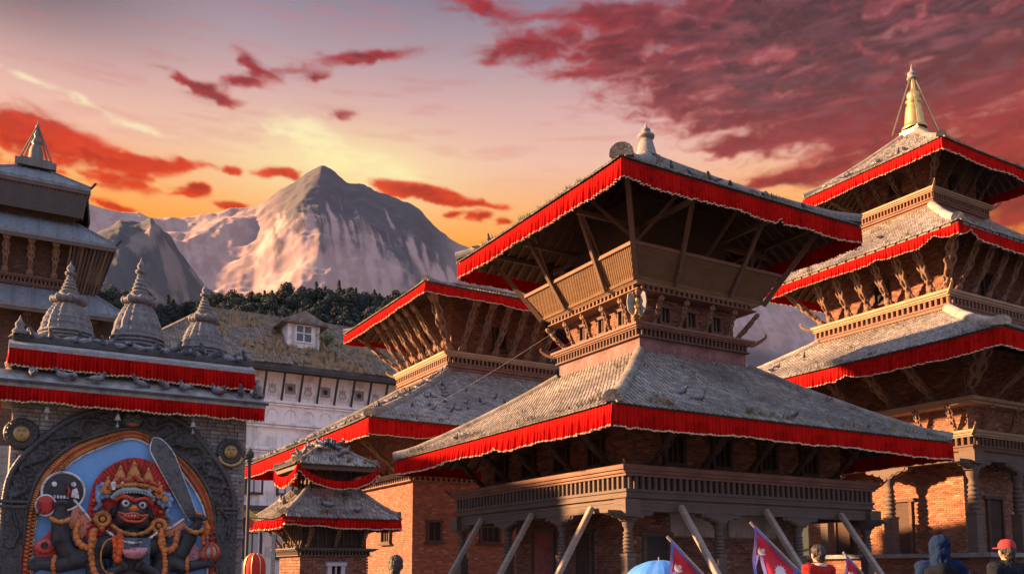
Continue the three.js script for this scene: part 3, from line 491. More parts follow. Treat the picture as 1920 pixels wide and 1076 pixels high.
{ // winged figure on the near corner of the gallery cornice
  const o = thing('winged_statue', 'small dark winged figure with pale wings on the cornice corner below the lattice gallery', 'statue', new THREE.Vector3(-2.62, 9.16, 2.62).applyAxisAngle(V(0, 1, 0), GRID).add(V(4.78, 0, -30)).toArray(), GRID - Math.PI / 4);
  mesh('figure', metreUV(body([[0, 0.12, 0, 0.13, 0, 0.5, 0, 0.13], [0, 0.5, 0, 0.12, 0, 0.66, 0.02, 0.07], [0, 0.72, 0.03, 0.1, 0, 0.78, 0.04, 0.09], [0.1, 0.52, 0.02, 0.06, 0.04, 0.4, 0.17, 0.04], [-0.1, 0.52, 0.02, 0.06, -0.04, 0.4, 0.17, 0.04], [0.08, 0.12, 0, 0.1, 0.14, 0.03, 0.14, 0.06], [-0.08, 0.12, 0, 0.1, -0.14, 0.03, 0.14, 0.06]], 0.03, 0.04)), M.brass, o);
  for (const s of [-1, 1]) { const w = mesh('wing', metreUV(extrude(new THREE.Shape([[0, 0], [0.1, -0.02], [0.3, 0.2], [0.36, 0.55], [0.3, 0.92], [0.2, 1.0], [0.1, 0.85], [0.02, 0.5]].map(([x, y]) => new THREE.Vector2(x * s, y))), 0.04, { bevelEnabled: true, bevelSize: 0.015, bevelThickness: 0.012, bevelSegments: 1 })), mat([0.42, 0.41, 0.40], { map: T_STONE }), o); w.position.set(s * 0.1, 0.1, -0.05); w.rotation.y = -s * 0.5; }
  o.scale.setScalar(0.74);
}

// ---------------------------------------------------------------- the tall temple with a gilded bell finial
const T2 = thing('pagoda_temple', 'tall three roofed temple with a gilded bell finial and a sunlit brick arcade', 'temple', [19.18, 0, -40], GRID);
mesh('plinth', [box(13.6, 0.6, 13.6, 0, 0.3, 0), box(12.6, 0.16, 12.6, 0, 2.03, 0)], M.stone, T2);
brickWall(T2, 6.1, 0.6, 1.95, { seed: 41, name: 'plinth_wall' });
brickWall(T2, 3.9, 2.1, 5.9, { seed: 42, name: 'inner_wall', tone: [0.46, 0.19, 0.12], holes: { 1: [[-2.3, -1.3, 2, 4.4], [0.6, 1.5, 2, 4.3]], 0: [[-2.5, -1.4, 2, 4.5]] } });
for (const [k, x] of [[1, -1.8], [1, 1.05], [0, -1.95], [0, 1.5]]) { const d = mesh('door', metreUV(box(0.9, 2.2, 0.06, 0, 1.1, 0)), M.woodDark, T2); d.position.set(x, 2.1, 3.9); mesh('door_frame', [box(0.13, 2.3, 0.2, -0.5, 1.15, 0), box(0.13, 2.3, 0.2, 0.5, 1.15, 0), box(1.5, 0.14, 0.24, 0, 2.28, 0)], M.woodMid, d); onSide(d, k); }
{
  const shared = { shaft: pillarGeo(3.1, 0.42), cap: bracketGeo(2.0, 0.42, 0.34), capH: 0.42 };
  for (const k of [0, 1, 2, 3]) for (const x of [-4.9, -1.95, 1.3]) onSide(pillar(T2, x, 4.9, 2.1, 3.1, 0.42, 2, 0, M.woodGrey, shared), k);
  for (let k = 0; k < 4; k++) onSide(mesh('beam', [box(9.4, 0.3, 0.4, 0, 5.77, 4.9), box(0.62, 0.5, 0.62, -4.95, 5.72, 4.95)], M.woodGrey, T2), k);
}
cornice(T2, 5.3, 6.75, 0.84, { dh: 0.36, step: 0.25, horn: 0.5, m: M.woodPale, md: M.woodMid });
brickWall(T2, 4.75, 6.7, 7.9, { seed: 43, name: 'frieze_wall', tone: [0.46, 0.2, 0.13] });
for (const k of [0, 1]) for (const x of [-3.9, -2.2, -0.5, 1.2, 2.9, 4.3]) strut(T2, k, x, 4.85, 6.8, 5.25, 7.8, 0.8, M.carved);
mesh('strut_ledge', [box(10.9, 0.13, 10.9, 0, 7.93, 0), box(10.6, 0.1, 10.6, 0, 7.81, 0)], M.woodPale, T2);
brickWall(T2, 4.6, 7.98, 10.3, { seed: 44, name: 'lower_wall', spread: 0.3 });
for (const k of [0, 1]) { for (const x of [-3.6, -1.8, 0, 1.8, 3.6]) strut(T2, k, x, 4.85, 8.0, 7.3, 9.75, 1.35, M.carved); strut(T2, k, -4.7, 4.7, 8.0, 7.4, 9.75, 1.7, M.carved, -7.4); }
const S2c = roof(T2, { a: 8.41, y: 9.5, b: 3.3, yTop: 12.15, seed: 43, hip: M.limeHip, hipW: 0.24, rafterStep: 0.6, lift: 0.03, tone: 1.02 });
for (let k = 0; k < 4; k++) valance(T2, k, 8.41, 9.43, 0.6, { seed: 45 + k, lift: 0.03, pleat: 0.16, lifts: k === 1 ? [[2.2, 0.5, 0.16]] : [], fine: k < 2 ? 6 : 3 });
mesh('base_course', metreUV(box(6.5, 0.3, 6.5, 0, 12.0, 0)), stone([0.5, 0.26, 0.2]), T2);
cornice(T2, 3.6, 12.95, 0.92, { dh: 0.3, step: 0.26, horn: 0.6, m: M.woodPale, md: M.woodLedge });
brickWall(T2, 3.0, 12.9, 16.0, { seed: 46, name: 'middle_wall', spread: 0.3 });
for (const k of [0, 1]) { for (const x of [-2.6, -1.55, -0.5, 0.55, 1.6, 2.6]) strut(T2, k, x, 3.2, 13.0, 4.45, 15.1, 1.15, M.carved); carvedWindow(T2, k, -0.02, 13.3, 0.8, 1.0, 3.0, M.woodDark, 1); strut(T2, k, -3.05, 3.05, 13.0, 4.5, 15.05, 1.4, M.carved, -4.5); }
const S2b = roof(T2, { a: 4.94, y: 15.06, b: 1.85, yTop: 17.5, seed: 47, hip: M.limeHip, hipW: 0.19, rafterStep: 0.5, lift: 0.03, tone: 1.04 });
for (let k = 0; k < 4; k++) valance(T2, k, 4.94, 14.95, 0.5, { seed: 48 + k, lift: 0.03, lifts: k < 2 ? [[k ? 3.9 : -4.2, 0.7, 0.3], [k ? 1.2 : 1.0, 0.4, 0.12]] : [], fine: k < 2 ? 6 : 4 });
for (let k = 0; k < 2; k++) for (let i = -9; i <= 9; i++) onSide(mesh('eave_block', metreUV(cbox(0.4, 0.15, 0.05, 0.01, i * 0.5, 15.0, 4.99)), M.hip, T2), k);
cornice(T2, 2.25, 18.17, 0.74, { dh: 0.32, step: 0.17, horn: 0.42, m: M.woodPale, md: M.woodLedge, back: 0.3 });
brickWall(T2, 1.75, 18.15, 20.6, { seed: 49, name: 'top_wall' });
for (const k of [0, 1]) { for (const x of [-1.4, -0.5, 0.45, 1.4]) strut(T2, k, x, 1.9, 18.2, 3.15, 19.75, 0.9, M.woodDark); carvedWindow(T2, k, 0, 18.5, 0.6, 0.8, 1.75, M.woodDark, 1); strut(T2, k, -1.8, 1.8, 18.2, 3.2, 19.7, 1.1, M.woodMid, -3.2); }
const S2a = roof(T2, { a: 3.62, y: 19.4, b: 0.35, yTop: 22.0, seed: 50, hip: M.hip, hipW: 0.16, rafterStep: 0.36, lift: 0.03, tone: 1.0, thick: 0.14 });
for (let k = 0; k < 4; k++) valance(T2, k, 3.62, 19.33, 0.5, { seed: 51 + k, lift: 0.03, fine: 5 });
{
  mesh('finial', [box(1.0, 0.2, 1.0, 0, 22.05, 0), box(0.8, 0.16, 0.8, 0, 22.22, 0), lathe([[0.56, 0], [0.58, 0.1], [0.48, 0.16], [0.46, 0.3], [0.4, 0.85], [0.36, 1.12], [0.3, 1.2], [0.3, 1.28], [0.36, 1.32], [0.36, 1.42], [0.25, 1.5], [0.3, 1.62], [0.29, 1.78], [0.2, 1.9], [0.1, 1.98], [0.06, 2.1], [0.05, 2.9]], 20, 0, 22.28, 0)], M.gold, T2);
  mesh('finial_tip', metreUV(lathe([[0.05, 0], [0.22, 0.06], [0.24, 0.14], [0.14, 0.2], [0.2, 0.28], [0.2, 0.38], [0.1, 0.46], [0.06, 0.56], [0.04, 0.7], [0, 0.86]], 14, 0, 24.75, 0)), M.stone, T2);
  for (let k = 0; k < 4; k++) onSide(mesh('finial_stay', metreUV(beam([-0.72, 22.1, 0.72], [-0.08, 24.85, 0.08], 0.1, 0.06)), M.gold, T2), k);
}

// ---------------------------------------------------------------- the broad temple behind
const T3 = thing('pagoda_temple', 'broad two roofed temple with pigeons along its wide lower roof, behind the small shrine', 'temple', [-2.09 * 1.17, 1.5 - 1.5 * 1.17, -48 * 1.17], GRID); T3.scale.setScalar(1.17);
mesh('plinth', metreUV(box(15, 0.8, 15, 0, 0.4, 0)), M.stone, T3);
brickWall(T3, 6.5, 0.8, 8.2, { seed: 61, name: 'lower_wall', tone: [0.44, 0.16, 0.11], spread: 0.25 });
cornice(T3, 6.85, 5.85, 0.62, { dh: 0.34, step: 0.26, m: M.woodPale, md: M.woodLedge, bands: false });
for (const k of [0, 1]) for (const x of [-5.5, -3.3, -1.1, 1.1, 3.3, 5.5]) strut(T3, k, x, 6.65, 5.9, 8.9, 7.6, 1.3, M.carved);
carvedWindow(T3, 0, -5.45, 2.7, 0.75, 1.0, 6.5, M.woodDark, 2); carvedWindow(T3, 0, -2.6, 2.7, 1.1, 1.4, 6.5, M.woodDark, 3); carvedWindow(T3, 1, 3.6, 2.7, 1.1, 1.4, 6.5, M.woodDark, 3);
const S3b = roof(T3, { a: 9.93, y: 7.48, b: 2.95, yTop: 11.55, seed: 62, hip: M.hip, hipW: 0.2, rafterStep: 0.7, lift: 0.05 });
for (let k = 0; k < 4; k++) valance(T3, k, 9.93, 7.4, 0.66, { seed: 63 + k, pleat: 0.18, lift: 0.05, lifts: k === 1 ? [[7.2, 0.3, 0.3]] : k === 0 ? [[-6.6, 1.2, 0.34]] : [], fine: k < 2 ? 5 : 3 });
mesh('base_course', metreUV(box(6.0, 0.5, 6.0, 0, 11.4, 0)), stone([0.5, 0.28, 0.22]), T3);
cornice(T3, 3.4, 12.45, 0.95, { dh: 0.28, step: 0.24, horn: 0.6, m: M.woodPale, md: M.woodLedge });
brickWall(T3, 2.85, 12.4, 16.2, { seed: 65, name: 'upper_wall', spread: 0.25 });
for (const k of [0, 1]) { for (const x of [-2.4, -1.44, -0.48, 0.48, 1.44, 2.4]) strut(T3, k, x, 3.05, 12.5, 4.85, 14.85, 1.25, M.carved); carvedWindow(T3, k, -0.02, 12.9, 0.8, 1.2, 2.85, M.woodDark, 1); strut(T3, k, -2.9, 2.9, 12.5, 4.9, 14.8, 1.5, M.carved, -4.9); }
roof(T3, { a: 5.54, y: 14.97, b: 0.3, yTop: 17.05, seed: 66, hip: M.hip, hipW: 0.18, rafterStep: 0.5, lift: 0.05 });
for (let k = 0; k < 4; k++) valance(T3, k, 5.54, 14.9, 0.46, { seed: 67 + k, lift: 0.05, fine: 5 });
mesh('finial', metreUV(lathe([[0.4, 0], [0.42, 0.06], [0.34, 0.25], [0.24, 0.6], [0.3, 0.7], [0.18, 0.8], [0, 1.1]], 12, 0, 17.0, 0)), M.stone, T3);

// ---------------------------------------------------------------- the small shrine
const T4 = thing('pagoda_shrine', 'small two roofed shrine with drooping red cloth under its tiled top roof', 'shrine', [-5.52, 0, -26], GRID);
mesh('plinth', metreUV(box(3.0, 0.5, 3.0, 0, 0.25, 0)), M.stone, T4);
brickWall(T4, 1.0, 0.5, 2.0, { seed: 81, name: 'wall', holes: { 0: [[-0.25, 0.3, 1.1, 1.7]] } });
mesh('upper_wall', metreUV(box(1.9, 1.1, 1.9, 0, 2.5, 0)), M.woodBlack, T4);
cornice(T4, 1.22, 2.1, 0.3, { step: 0.1, dh: 0.34, back: 0.24, bands: false, m: M.woodGrey, md: M.woodGrey });
carvedWindow(T4, 0, 0.02, 1.15, 0.5, 0.55, 1.0, mat([0.55, 0.5, 0.62]), 2);
for (const k of [0, 1]) for (const x of [-0.8, 0, 0.8]) strut(T4, k, x, 1.0, 2.14, 1.5, 2.78, 0.42, M.carved);
for (const k of [0, 1]) { const g = mesh('lattice_screen', [...Array(7)].map((_, i) => box(0.03, 0.5, 0.03, -0.75 + i * 0.25, 2.42, 0.97)), M.woodGrey, T4); onSide(g, k); }
const S4b = roof(T4, { a: 1.66, y: 2.95, b: 0.72, yTop: 3.78, seed: 82, tw: 0.13, tl: 0.11, hip: M.hip, hipW: 0.09, rafterStep: 0.22, thick: 0.08, lift: 0.02 });
for (let k = 0; k < 4; k++) valance(T4, k, 1.66, 2.91, 0.27, { seed: 83 + k, pleat: 0.09, lift: 0.02, m: M.red, fine: 5 });
mesh('upper_cell', [box(1.2, 1.1, 1.2, 0, 4.2, 0), ...[-0.55, -0.2, 0.2, 0.55].flatMap((x) => [box(0.07, 0.9, 0.07, x, 4.15, 0.62), box(0.07, 0.9, 0.07, -0.62, 4.15, x)])], M.woodDark, T4);
const S4a = roof(T4, { a: 1.15, y: 4.47, b: 0.1, yTop: 5.2, seed: 84, tw: 0.13, tl: 0.11, hip: M.hip, hipW: 0.08, rafterStep: 0.2, thick: 0.08, lift: 0.02 });
for (let k = 0; k < 4; k++) valance(T4, k, 1.15, 4.42, 0.26, { seed: 85 + k, pleat: 0.1, lift: 0.02, droop: k === 0 ? 0.42 : 0.25, m: M.red });
// ---------------------------------------------------------------- the wall shrine with three stone spires
const SHRINE = [-10.41, 0, -18];
const T5 = thing('wall_shrine', 'grey brick shrine with two red valances and three stone spires', 'shrine', SHRINE, GRID);
const ARCH_OUT = [[0.04, 2.3], [0.05, 2.96], [0.12, 3.41], [0.3, 3.78], [0.65, 4.2], [1.09, 4.6], [1.6, 4.86], [2.37, 5.0], [3.05, 4.93], [3.57, 4.67], [4.0, 4.19], [4.36, 3.71], [4.58, 3.2], [4.62, 2.6]];
const curve = (p) => new THREE.CatmullRomCurve3(p.map(([x, y]) => V(x, y, 0)));
{
  mesh('wall', metreUV(box(4.78, 5.2, 2.3, 2.48, 2.6, -1.19)), M.mortar, T5);
  const oc = curve(ARCH_OUT).getPoints(60), r = rng(9);
  const topAt = (x) => { let y = 0; for (const p of oc) if (Math.abs(p.x - x) < 0.08) y = Math.max(y, p.y); return y; };
  const tones = [[0.38, 0.375, 0.375], [0.30, 0.30, 0.305], [0.46, 0.445, 0.435], [0.34, 0.315, 0.30]].map((c) => stone(c, { bumpScale: 0.008 }));
  const G = [0.24, 0.17, 0.12].map((L) => metreUV(plain(cbox(L, 0.075, 0.06, 0.006))));
  let n = 0;
  for (let row = 0, y = 1.28; y < 5.0; row++, y += 0.088) for (let x = 0.09; x < 4.84;) {
    const q = r() < 0.6 ? 0 : r() < 0.6 ? 1 : 2, L = [0.24, 0.17, 0.12][q], c = x + L / 2; x += L + 0.012;
    if (c + L / 2 > 4.88 || (c > 0.0 && c < 4.6 && y < topAt(c) - 0.08 && y > 0) || (y < 2.85 && (c < 0.5 || (c > 4.2 && c < 4.72)))) continue;
    if (Math.hypot(c - 0.26, y - 4.28) < 0.26 || Math.hypot(c - 4.5, y - 4.2) < 0.26 || n > 298) continue;
    const b = mesh("brick", G[q], tones[Math.floor(r() * 4)], T5); b.position.set(c, y, -0.03 + r() * 0.012); n++;
  }
  const slab = (name, x0, x1, z, y0, y1, back, m) => { const g = extrude([[z, y0], [z, y0 + 0.09], [z - 0.42, y1], [back, y1], [back, y0]], x1 - x0).rotateY(-Math.PI / 2).translate(x1, 0, 0); return mesh(name, metreUV(g.scale(1, 1, 1)), m, T5); };
  slab('lower_roof', -0.22, 5.18, 0.46, 5.2, 5.62, -2.5, M.ledge);
  mesh('ledge_edge', [box(5.5, 0.05, 0.1, 2.48, 5.31, 0.46), box(4.9, 0.2, 2.3, 2.46, 5.72, -1.1)], M.slate, T5);
  slab('upper_roof', -0.06, 4.98, 0.22, 6.04, 6.3, -2.4, M.ledge);
  mesh('parapet', [box(4.9, 0.14, 2.2, 2.46, 6.35, -1.2), box(4.9, 0.3, 2.2, 2.46, 5.9, -1.15)], M.slate, T5);
  const vs = (name, x0, x1, z, y, drop, seed) => { const w = (x1 - x0) / 2; const v = valance(T5, 0, w, y, drop, { seed, pleat: 0.075, lift: 0, m: M.red, fine: 6, sag: 0.02 }); v.position.set((x0 + x1) / 2, 0, z - w); };
  vs('v', -0.18, 5.12, 0.42, 5.2, 0.31, 201); vs('v', 0.0, 4.92, 0.17, 6.05, 0.38, 202);
  for (const [x, z0, z1, y, d, s] of [[-0.2, -2.4, 0.44, 5.2, 0.31, 203], [-0.02, -2.3, 0.18, 6.05, 0.38, 204]]) { const w = (z1 - z0) / 2, v = valance(T5, 1, w, y, d, { seed: s, pleat: 0.075, lift: 0, m: M.red }); v.position.set(x + w + 0.04, 0, (z0 + z1) / 2); }
  // spires
  for (const [x, s, hs] of [[1.06, 0.98, 1], [2.53, 1.0, 1.2], [4.0, 0.92, 0.98]]) {
    const p = group('spire', T5); p.position.set(x, 6.42, -1.0);
    const dome = [[0.6, 0], [0.62, 0.07], [0.55, 0.1], [0.57, 0.14], [0.55, 0.17], [0.57, 0.2], [0.54, 0.23], [0.53, 0.42], [0.49, 0.6], [0.42, 0.78], [0.34, 0.92], [0.27, 1.0]].map(([r_, h]) => [r_ * s, h * hs]);
    const dg = lathe(new THREE.CatmullRomCurve3(dome.map(([x_, y_]) => V(x_, y_, 0))).getPoints(44).map((v) => [v.x, v.y]), 64), q = dg.attributes.position; for (let i = 0; i < q.count; i++) { const a = Math.atan2(q.getZ(i), q.getX(i)), k = 1 + 0.045 * Math.cos(a * 16) * (q.getY(i) > 0.3 ? 1 : 0) + 0.02 * Math.sin(q.getY(i) * 90); q.setX(i, q.getX(i) * k); q.setZ(i, q.getZ(i) * k); }
    dg.computeVertexNormals(); mesh('dome', metreUV(dg), M.spire, p); mesh('dome_bands', [0.16, 0.24, 0.32].map((h) => plain(new THREE.TorusGeometry(0.565 * s, 0.035, 6, 40)).rotateX(Math.PI / 2).translate(0, h * hs, 0)), M.spire, p); mesh('dome_studs', [...Array(26)].map((_, i) => ball(0.045, Math.cos(i / 26 * 6.283) * 0.6 * s, 0.06, Math.sin(i / 26 * 6.283) * 0.6 * s, 1, 1.2, 1, 6)), M.spire, p);
    mesh('crown', [lathe([[0.25, 0], [0.36, 0.05], [0.38, 0.12], [0.3, 0.16], [0.2, 0.22], [0.22, 0.28]].map(([r_, h]) => [r_ * s, h + hs]), 16), ...[0, 1, 2, 3, 4, 5, 6, 7].map((i) => ball(0.075 * s, Math.cos(i * 0.785) * 0.33 * s, hs + 0.1, Math.sin(i * 0.785) * 0.33 * s, 1, 1.3, 1, 7))], M.spire, p);
    const cone = []; for (let i = 0; i <= 36; i++) { const t = i / 36; cone.push([(0.2 - 0.14 * t) * s * (0.8 + 0.3 * Math.abs(Math.sin(t * Math.PI * 5))), hs + 0.26 + t * 0.42 * hs]); }
    mesh('ringed_cone', metreUV(lathe([...cone], 14)), M.spire, p);
    mesh('tip', metreUV(lathe([[0.05, 0], [0.12, 0.03], [0.12, 0.07], [0.05, 0.1], [0.09, 0.16], [0.07, 0.21], [0.03, 0.26], [0, 0.36]].map(([r_, h]) => [r_ * s, h * hs + hs * 1.42 + 0.26]), 10)), M.spire, p);
  }
  for (let i = 0; i < 2; i++) { const f = mesh('corner_finial', metreUV(lathe([[0.13, 0], [0.15, 0.06], [0.08, 0.14], [0.1, 0.22], [0.04, 0.3], [0, 0.42]], 10)), M.spire, T5); f.position.set([0.12, 5.04][i], [6.4, 5.5][i], [-0.05, 0.2][i]); }
}
// the relief under the arch
const RELIEF = thing('guardian_relief', 'painted stone relief of a black guardian figure with red crown and raised sword', 'relief', SHRINE, GRID);
{
  const P = (c, o = {}) => mat(c, { roughness: 0.6, map: T_PAINT, bumpMap: T_STONE_B, bumpScale: 0.014, ...o });
  const black = P([0.035, 0.037, 0.042]), blue = P([0.20, 0.48, 0.96], { map: T_CLOTH, bumpMap: T_STONE_B, bumpScale: 0.01 }), whiteP = P([0.8, 0.8, 0.82]), redP = P([0.5, 0.035, 0.03]), orange = P([0.66, 0.20, 0.045]), amber = P([0.58, 0.24, 0.06]), pink = P([0.75, 0.35, 0.42]), skin = P([0.72, 0.26, 0.15]), grey = P([0.22, 0.24, 0.28]), teal = P([0.10, 0.16, 0.22]), blueP = P([0.2, 0.35, 0.62]);
  const IN = [[0.4, 0], [0.41, 1.65], [0.46, 2.78], [0.65, 3.47], [1.12, 4.03], [1.65, 4.34], [2.39, 4.56], [2.8, 4.43], [3.25, 4.14], [3.78, 3.68], [4.11, 3.09], [4.25, 2.38], [4.3, 0]];
  const BL = [[0.6, 0], [0.61, 1.5], [0.65, 2.62], [0.86, 3.2], [1.24, 3.75], [1.73, 4.08], [2.4, 4.34], [2.76, 4.22], [3.2, 3.92], [3.55, 3.52], [3.91, 2.94], [4.04, 2.37], [4.08, 0]];
  // carved black surround: a displaced surface between the two curves
  const O = curve([[0.04, 1.9], ...ARCH_OUT.slice(1, -1), [4.62, 2.2]]), I = curve([[0.42, 2.0], ...IN.slice(2, 11), [4.24, 2.2]]), nu = 300, nv = 22, pos = [], idx = [];
  for (let i = 0; i <= nu; i++) for (let j = 0; j <= nv; j++) {
    const u = i / nu, v = j / nv, a = O.getPoint(u), b = I.getPoint(u), x = mix(a.x, b.x, v), y = mix(a.y, b.y, v);
    const edge = smooth(0, 0.1, v) * smooth(1, 0.9, v), vine = Math.exp(-(((v - 0.5 - 0.24 * Math.sin(u * 56)) / 0.11) ** 2)), leaf = Math.abs(fbm(x * 5.5, y * 5.5, 3) - 0.5) * 4, curl = Math.max(0, Math.sin(Math.hypot(v * 3.2 - 1.6, ((u * 18) % 1 - 0.5) * 3) * 9));
    pos.push(x, y, 0.13 + edge * (-0.05 + 0.10 * vine + 0.055 * (1 - Math.min(1, leaf)) + 0.035 * curl));
  }
  for (let i = 0; i < nu; i++) for (let j = 0; j < nv; j++) { const p = i * (nv + 1) + j, q = p + nv + 1; idx.push(p, p + 1, q, q, p + 1, q + 1); }
  const g = new THREE.BufferGeometry(); g.setAttribute('position', new THREE.Float32BufferAttribute(pos, 3)); g.setIndex(idx); g.computeVertexNormals();
  const rimOut = tube(O.getPoints(60).map((p) => [p.x, p.y, 0.1]), 0.07, 120, 6), rimIn = tube(I.getPoints(60).map((p) => [p.x, p.y, 0.12]), 0.045, 120, 6);
  const sur = mesh('arch_surround', [plain(g), rimOut, rimIn], M.stoneDark, RELIEF); sur.userData.label = 'black carved stone arch with scrolling vines';
  for (const [x, s] of [[0.2, 1], [4.47, -1]]) {
    mesh('side_panel', [box(0.44, 2.72, 0.14, x, 1.4, 0.07), box(0.5, 0.06, 0.2, x, 2.78, 0.09), box(0.52, 0.06, 0.22, x, 2.88, 0.09), ...[2.55, 2.2, 1.85, 1.5].flatMap((y) => [box(0.07, 0.16, 0.03, x - 0.1, y, 0.15), box(0.07, 0.16, 0.03, x + 0.1, y, 0.15)])], M.stoneDark, RELIEF);
  }
  // border of red cords and orange tongues
  const bi = curve(IN), bb = curve(BL), bp = [], bx = [];
  for (let i = 0; i <= 240; i++) for (let j = 0; j <= 4; j++) { const a = bi.getPoint(i / 240), b = bb.getPoint(i / 240), v = j / 4; bp.push(mix(a.x, b.x, v), mix(a.y, b.y, v), 0.08 + 0.05 * Math.sin(v * Math.PI)); }
  for (let i = 0; i < 240; i++) for (let j = 0; j < 4; j++) { const p = i * 5 + j, q = p + 5; bx.push(p, p + 1, q, q, p + 1, q + 1); }
  const bg = new THREE.BufferGeometry(); bg.setAttribute('position', new THREE.Float32BufferAttribute(bp, 3)); bg.setIndex(bx); bg.computeVertexNormals();
  mesh('flame_border', [plain(bg)], redP, RELIEF);
  const tongues = []; for (let i = 8; i < 332; i += 2) { const t = i / 340, a = bi.getPoint(t), b = bb.getPoint(t + 0.003); for (const v of [0.2, 0.62]) { const p = a.clone().lerp(b, v), q = a.clone().lerp(b, v + 0.26); tongues.push(rod([p.x, p.y, 0.12], [q.x + 0.02, q.y + 0.015, 0.15], 0.015, 0.03, 5)); } }
  const tg = mesh('flame_tongues', tongues, P([0.6, 0.26, 0.07]), RELIEF); tg.userData.kind = 'stuff';
  mesh('blue_backdrop', metreUV(extrude(curve(BL).getPoints(80).map((p) => [p.x, p.y]), 0.05).translate(0, 0, 0.01)), blue, RELIEF);
  mesh('white_outline', metreUV(tube(curve(BL).getPoints(80).map((p) => [p.x, p.y, 0.09]), 0.026, 160, 6)), whiteP, RELIEF);
  // halo with rays, crown
  const HALO = [[1.55, 2.2], [1.6, 2.9], [1.7, 3.39], [1.99, 3.74], [2.46, 3.92], [2.94, 3.77], [3.22, 3.33], [3.18, 2.9], [3.02, 2.3], [2.9, 1.9], [1.7, 1.9]];
  const hc = new THREE.CatmullRomCurve3(HALO.map(([x, y]) => V(x, y, 0)), true).getPoints(60);
  mesh('halo', metreUV(extrude(hc.map((p) => [p.x, p.y]), 0.1).translate(0, 0, 0.08)), P([0.62, 0.04, 0.035]), RELIEF);
  const rays = []; for (const p of hc.filter((p) => p.y > 2.3)) { const c = V(2.43, 2.9, 0), d = p.clone().sub(c).normalize(); const e = p.clone().addScaledVector(d, -0.03), f = p.clone().addScaledVector(d, -0.3); rays.push(rod([f.x, f.y, 0.18], [e.x, e.y, 0.185], 0.012, 0.016, 5)); }
  mesh('halo_rays', rays, P([0.45, 0.02, 0.02]), RELIEF);
  for (const [x, y, s] of [[2.43, 3.42, 1.25], [2.16, 3.38, 1.05], [2.72, 3.36, 1.05], [1.93, 3.2, 0.85], [2.95, 3.14, 0.85]]) {
    const c = group('crown_peak', RELIEF); c.position.set(x, y, 0.3); c.scale.setScalar(s);
    mesh('peak', [lathe([[0.11, -0.12], [0.13, 0], [0.1, 0.12], [0.05, 0.22], [0.05, 0.26], [0, 0.34]], 10), ...[0, 1, 2, 3, 4, 5].map((i) => ball(0.035, Math.cos(i * 1.05) * 0.11, Math.sin(i * 1.05) * 0.1, 0.07, 1, 1, 1, 6))], amber, c);
    mesh('jewel', metreUV(ball(0.05, 0, 0.02, 0.11, 1, 1.2, 0.7, 8)), redP, c);
  }
  mesh('crown_band', [...Array(17)].flatMap((_, i) => { const t = i / 16, x = 1.92 + t * 1.04, y = 3.2 + 0.1 * Math.sin(t * Math.PI); return [ball(0.055, x, y, 0.36 + 0.12 * Math.sin(t * Math.PI), 1, 1, 0.8, 7), ball(0.04, x + 0.03, y + 0.1, 0.32 + 0.1 * Math.sin(t * Math.PI), 1, 1, 0.8, 6)]; }), amber, RELIEF);
  mesh('crown_roses', [...Array(8)].map((_, i) => { const t = i / 7; return ball(0.045, 1.98 + t * 0.92, 3.3 + 0.1 * Math.sin(t * Math.PI), 0.4 + 0.1 * Math.sin(t * Math.PI), 1, 1, 0.6, 7); }), redP, RELIEF);
  mesh('side_locks', [-1, 1].flatMap((s) => [...Array(9)].map((_, i) => ball(0.07, 2.43 + s * (0.66 + 0.07 * Math.sin(i * 1.7)), 3.05 - i * 0.1, 0.22, 1, 0.8, 0.6, 7))), P([0.6, 0.13, 0.04]), RELIEF);
  mesh('diadem', [tube([[2.02, 3.0, 0.42], [2.15, 3.13, 0.5], [2.43, 3.18, 0.56], [2.7, 3.12, 0.5], [2.82, 2.98, 0.42]], 0.06, 30, 8), ...[...Array(14)].map((_, i) => ball(0.028, 2.04 + i * 0.06, 3.05 + 0.08 * Math.sin(i / 13 * Math.PI), 0.53 + 0.05 * Math.sin(i / 13 * Math.PI), 1, 1, 1, 6))], P([0.30, 0.38, 0.40]), RELIEF);
  for (const [x, y] of [[2.03, 3.26], [2.22, 3.28], [2.74, 3.2]]) mesh('skull_ornament', [ball(0.06, x, y + 0.03, 0.42, 1, 1.2, 0.8, 8), box(0.06, 0.07, 0.05, x, y - 0.05, 0.44)], whiteP, RELIEF);
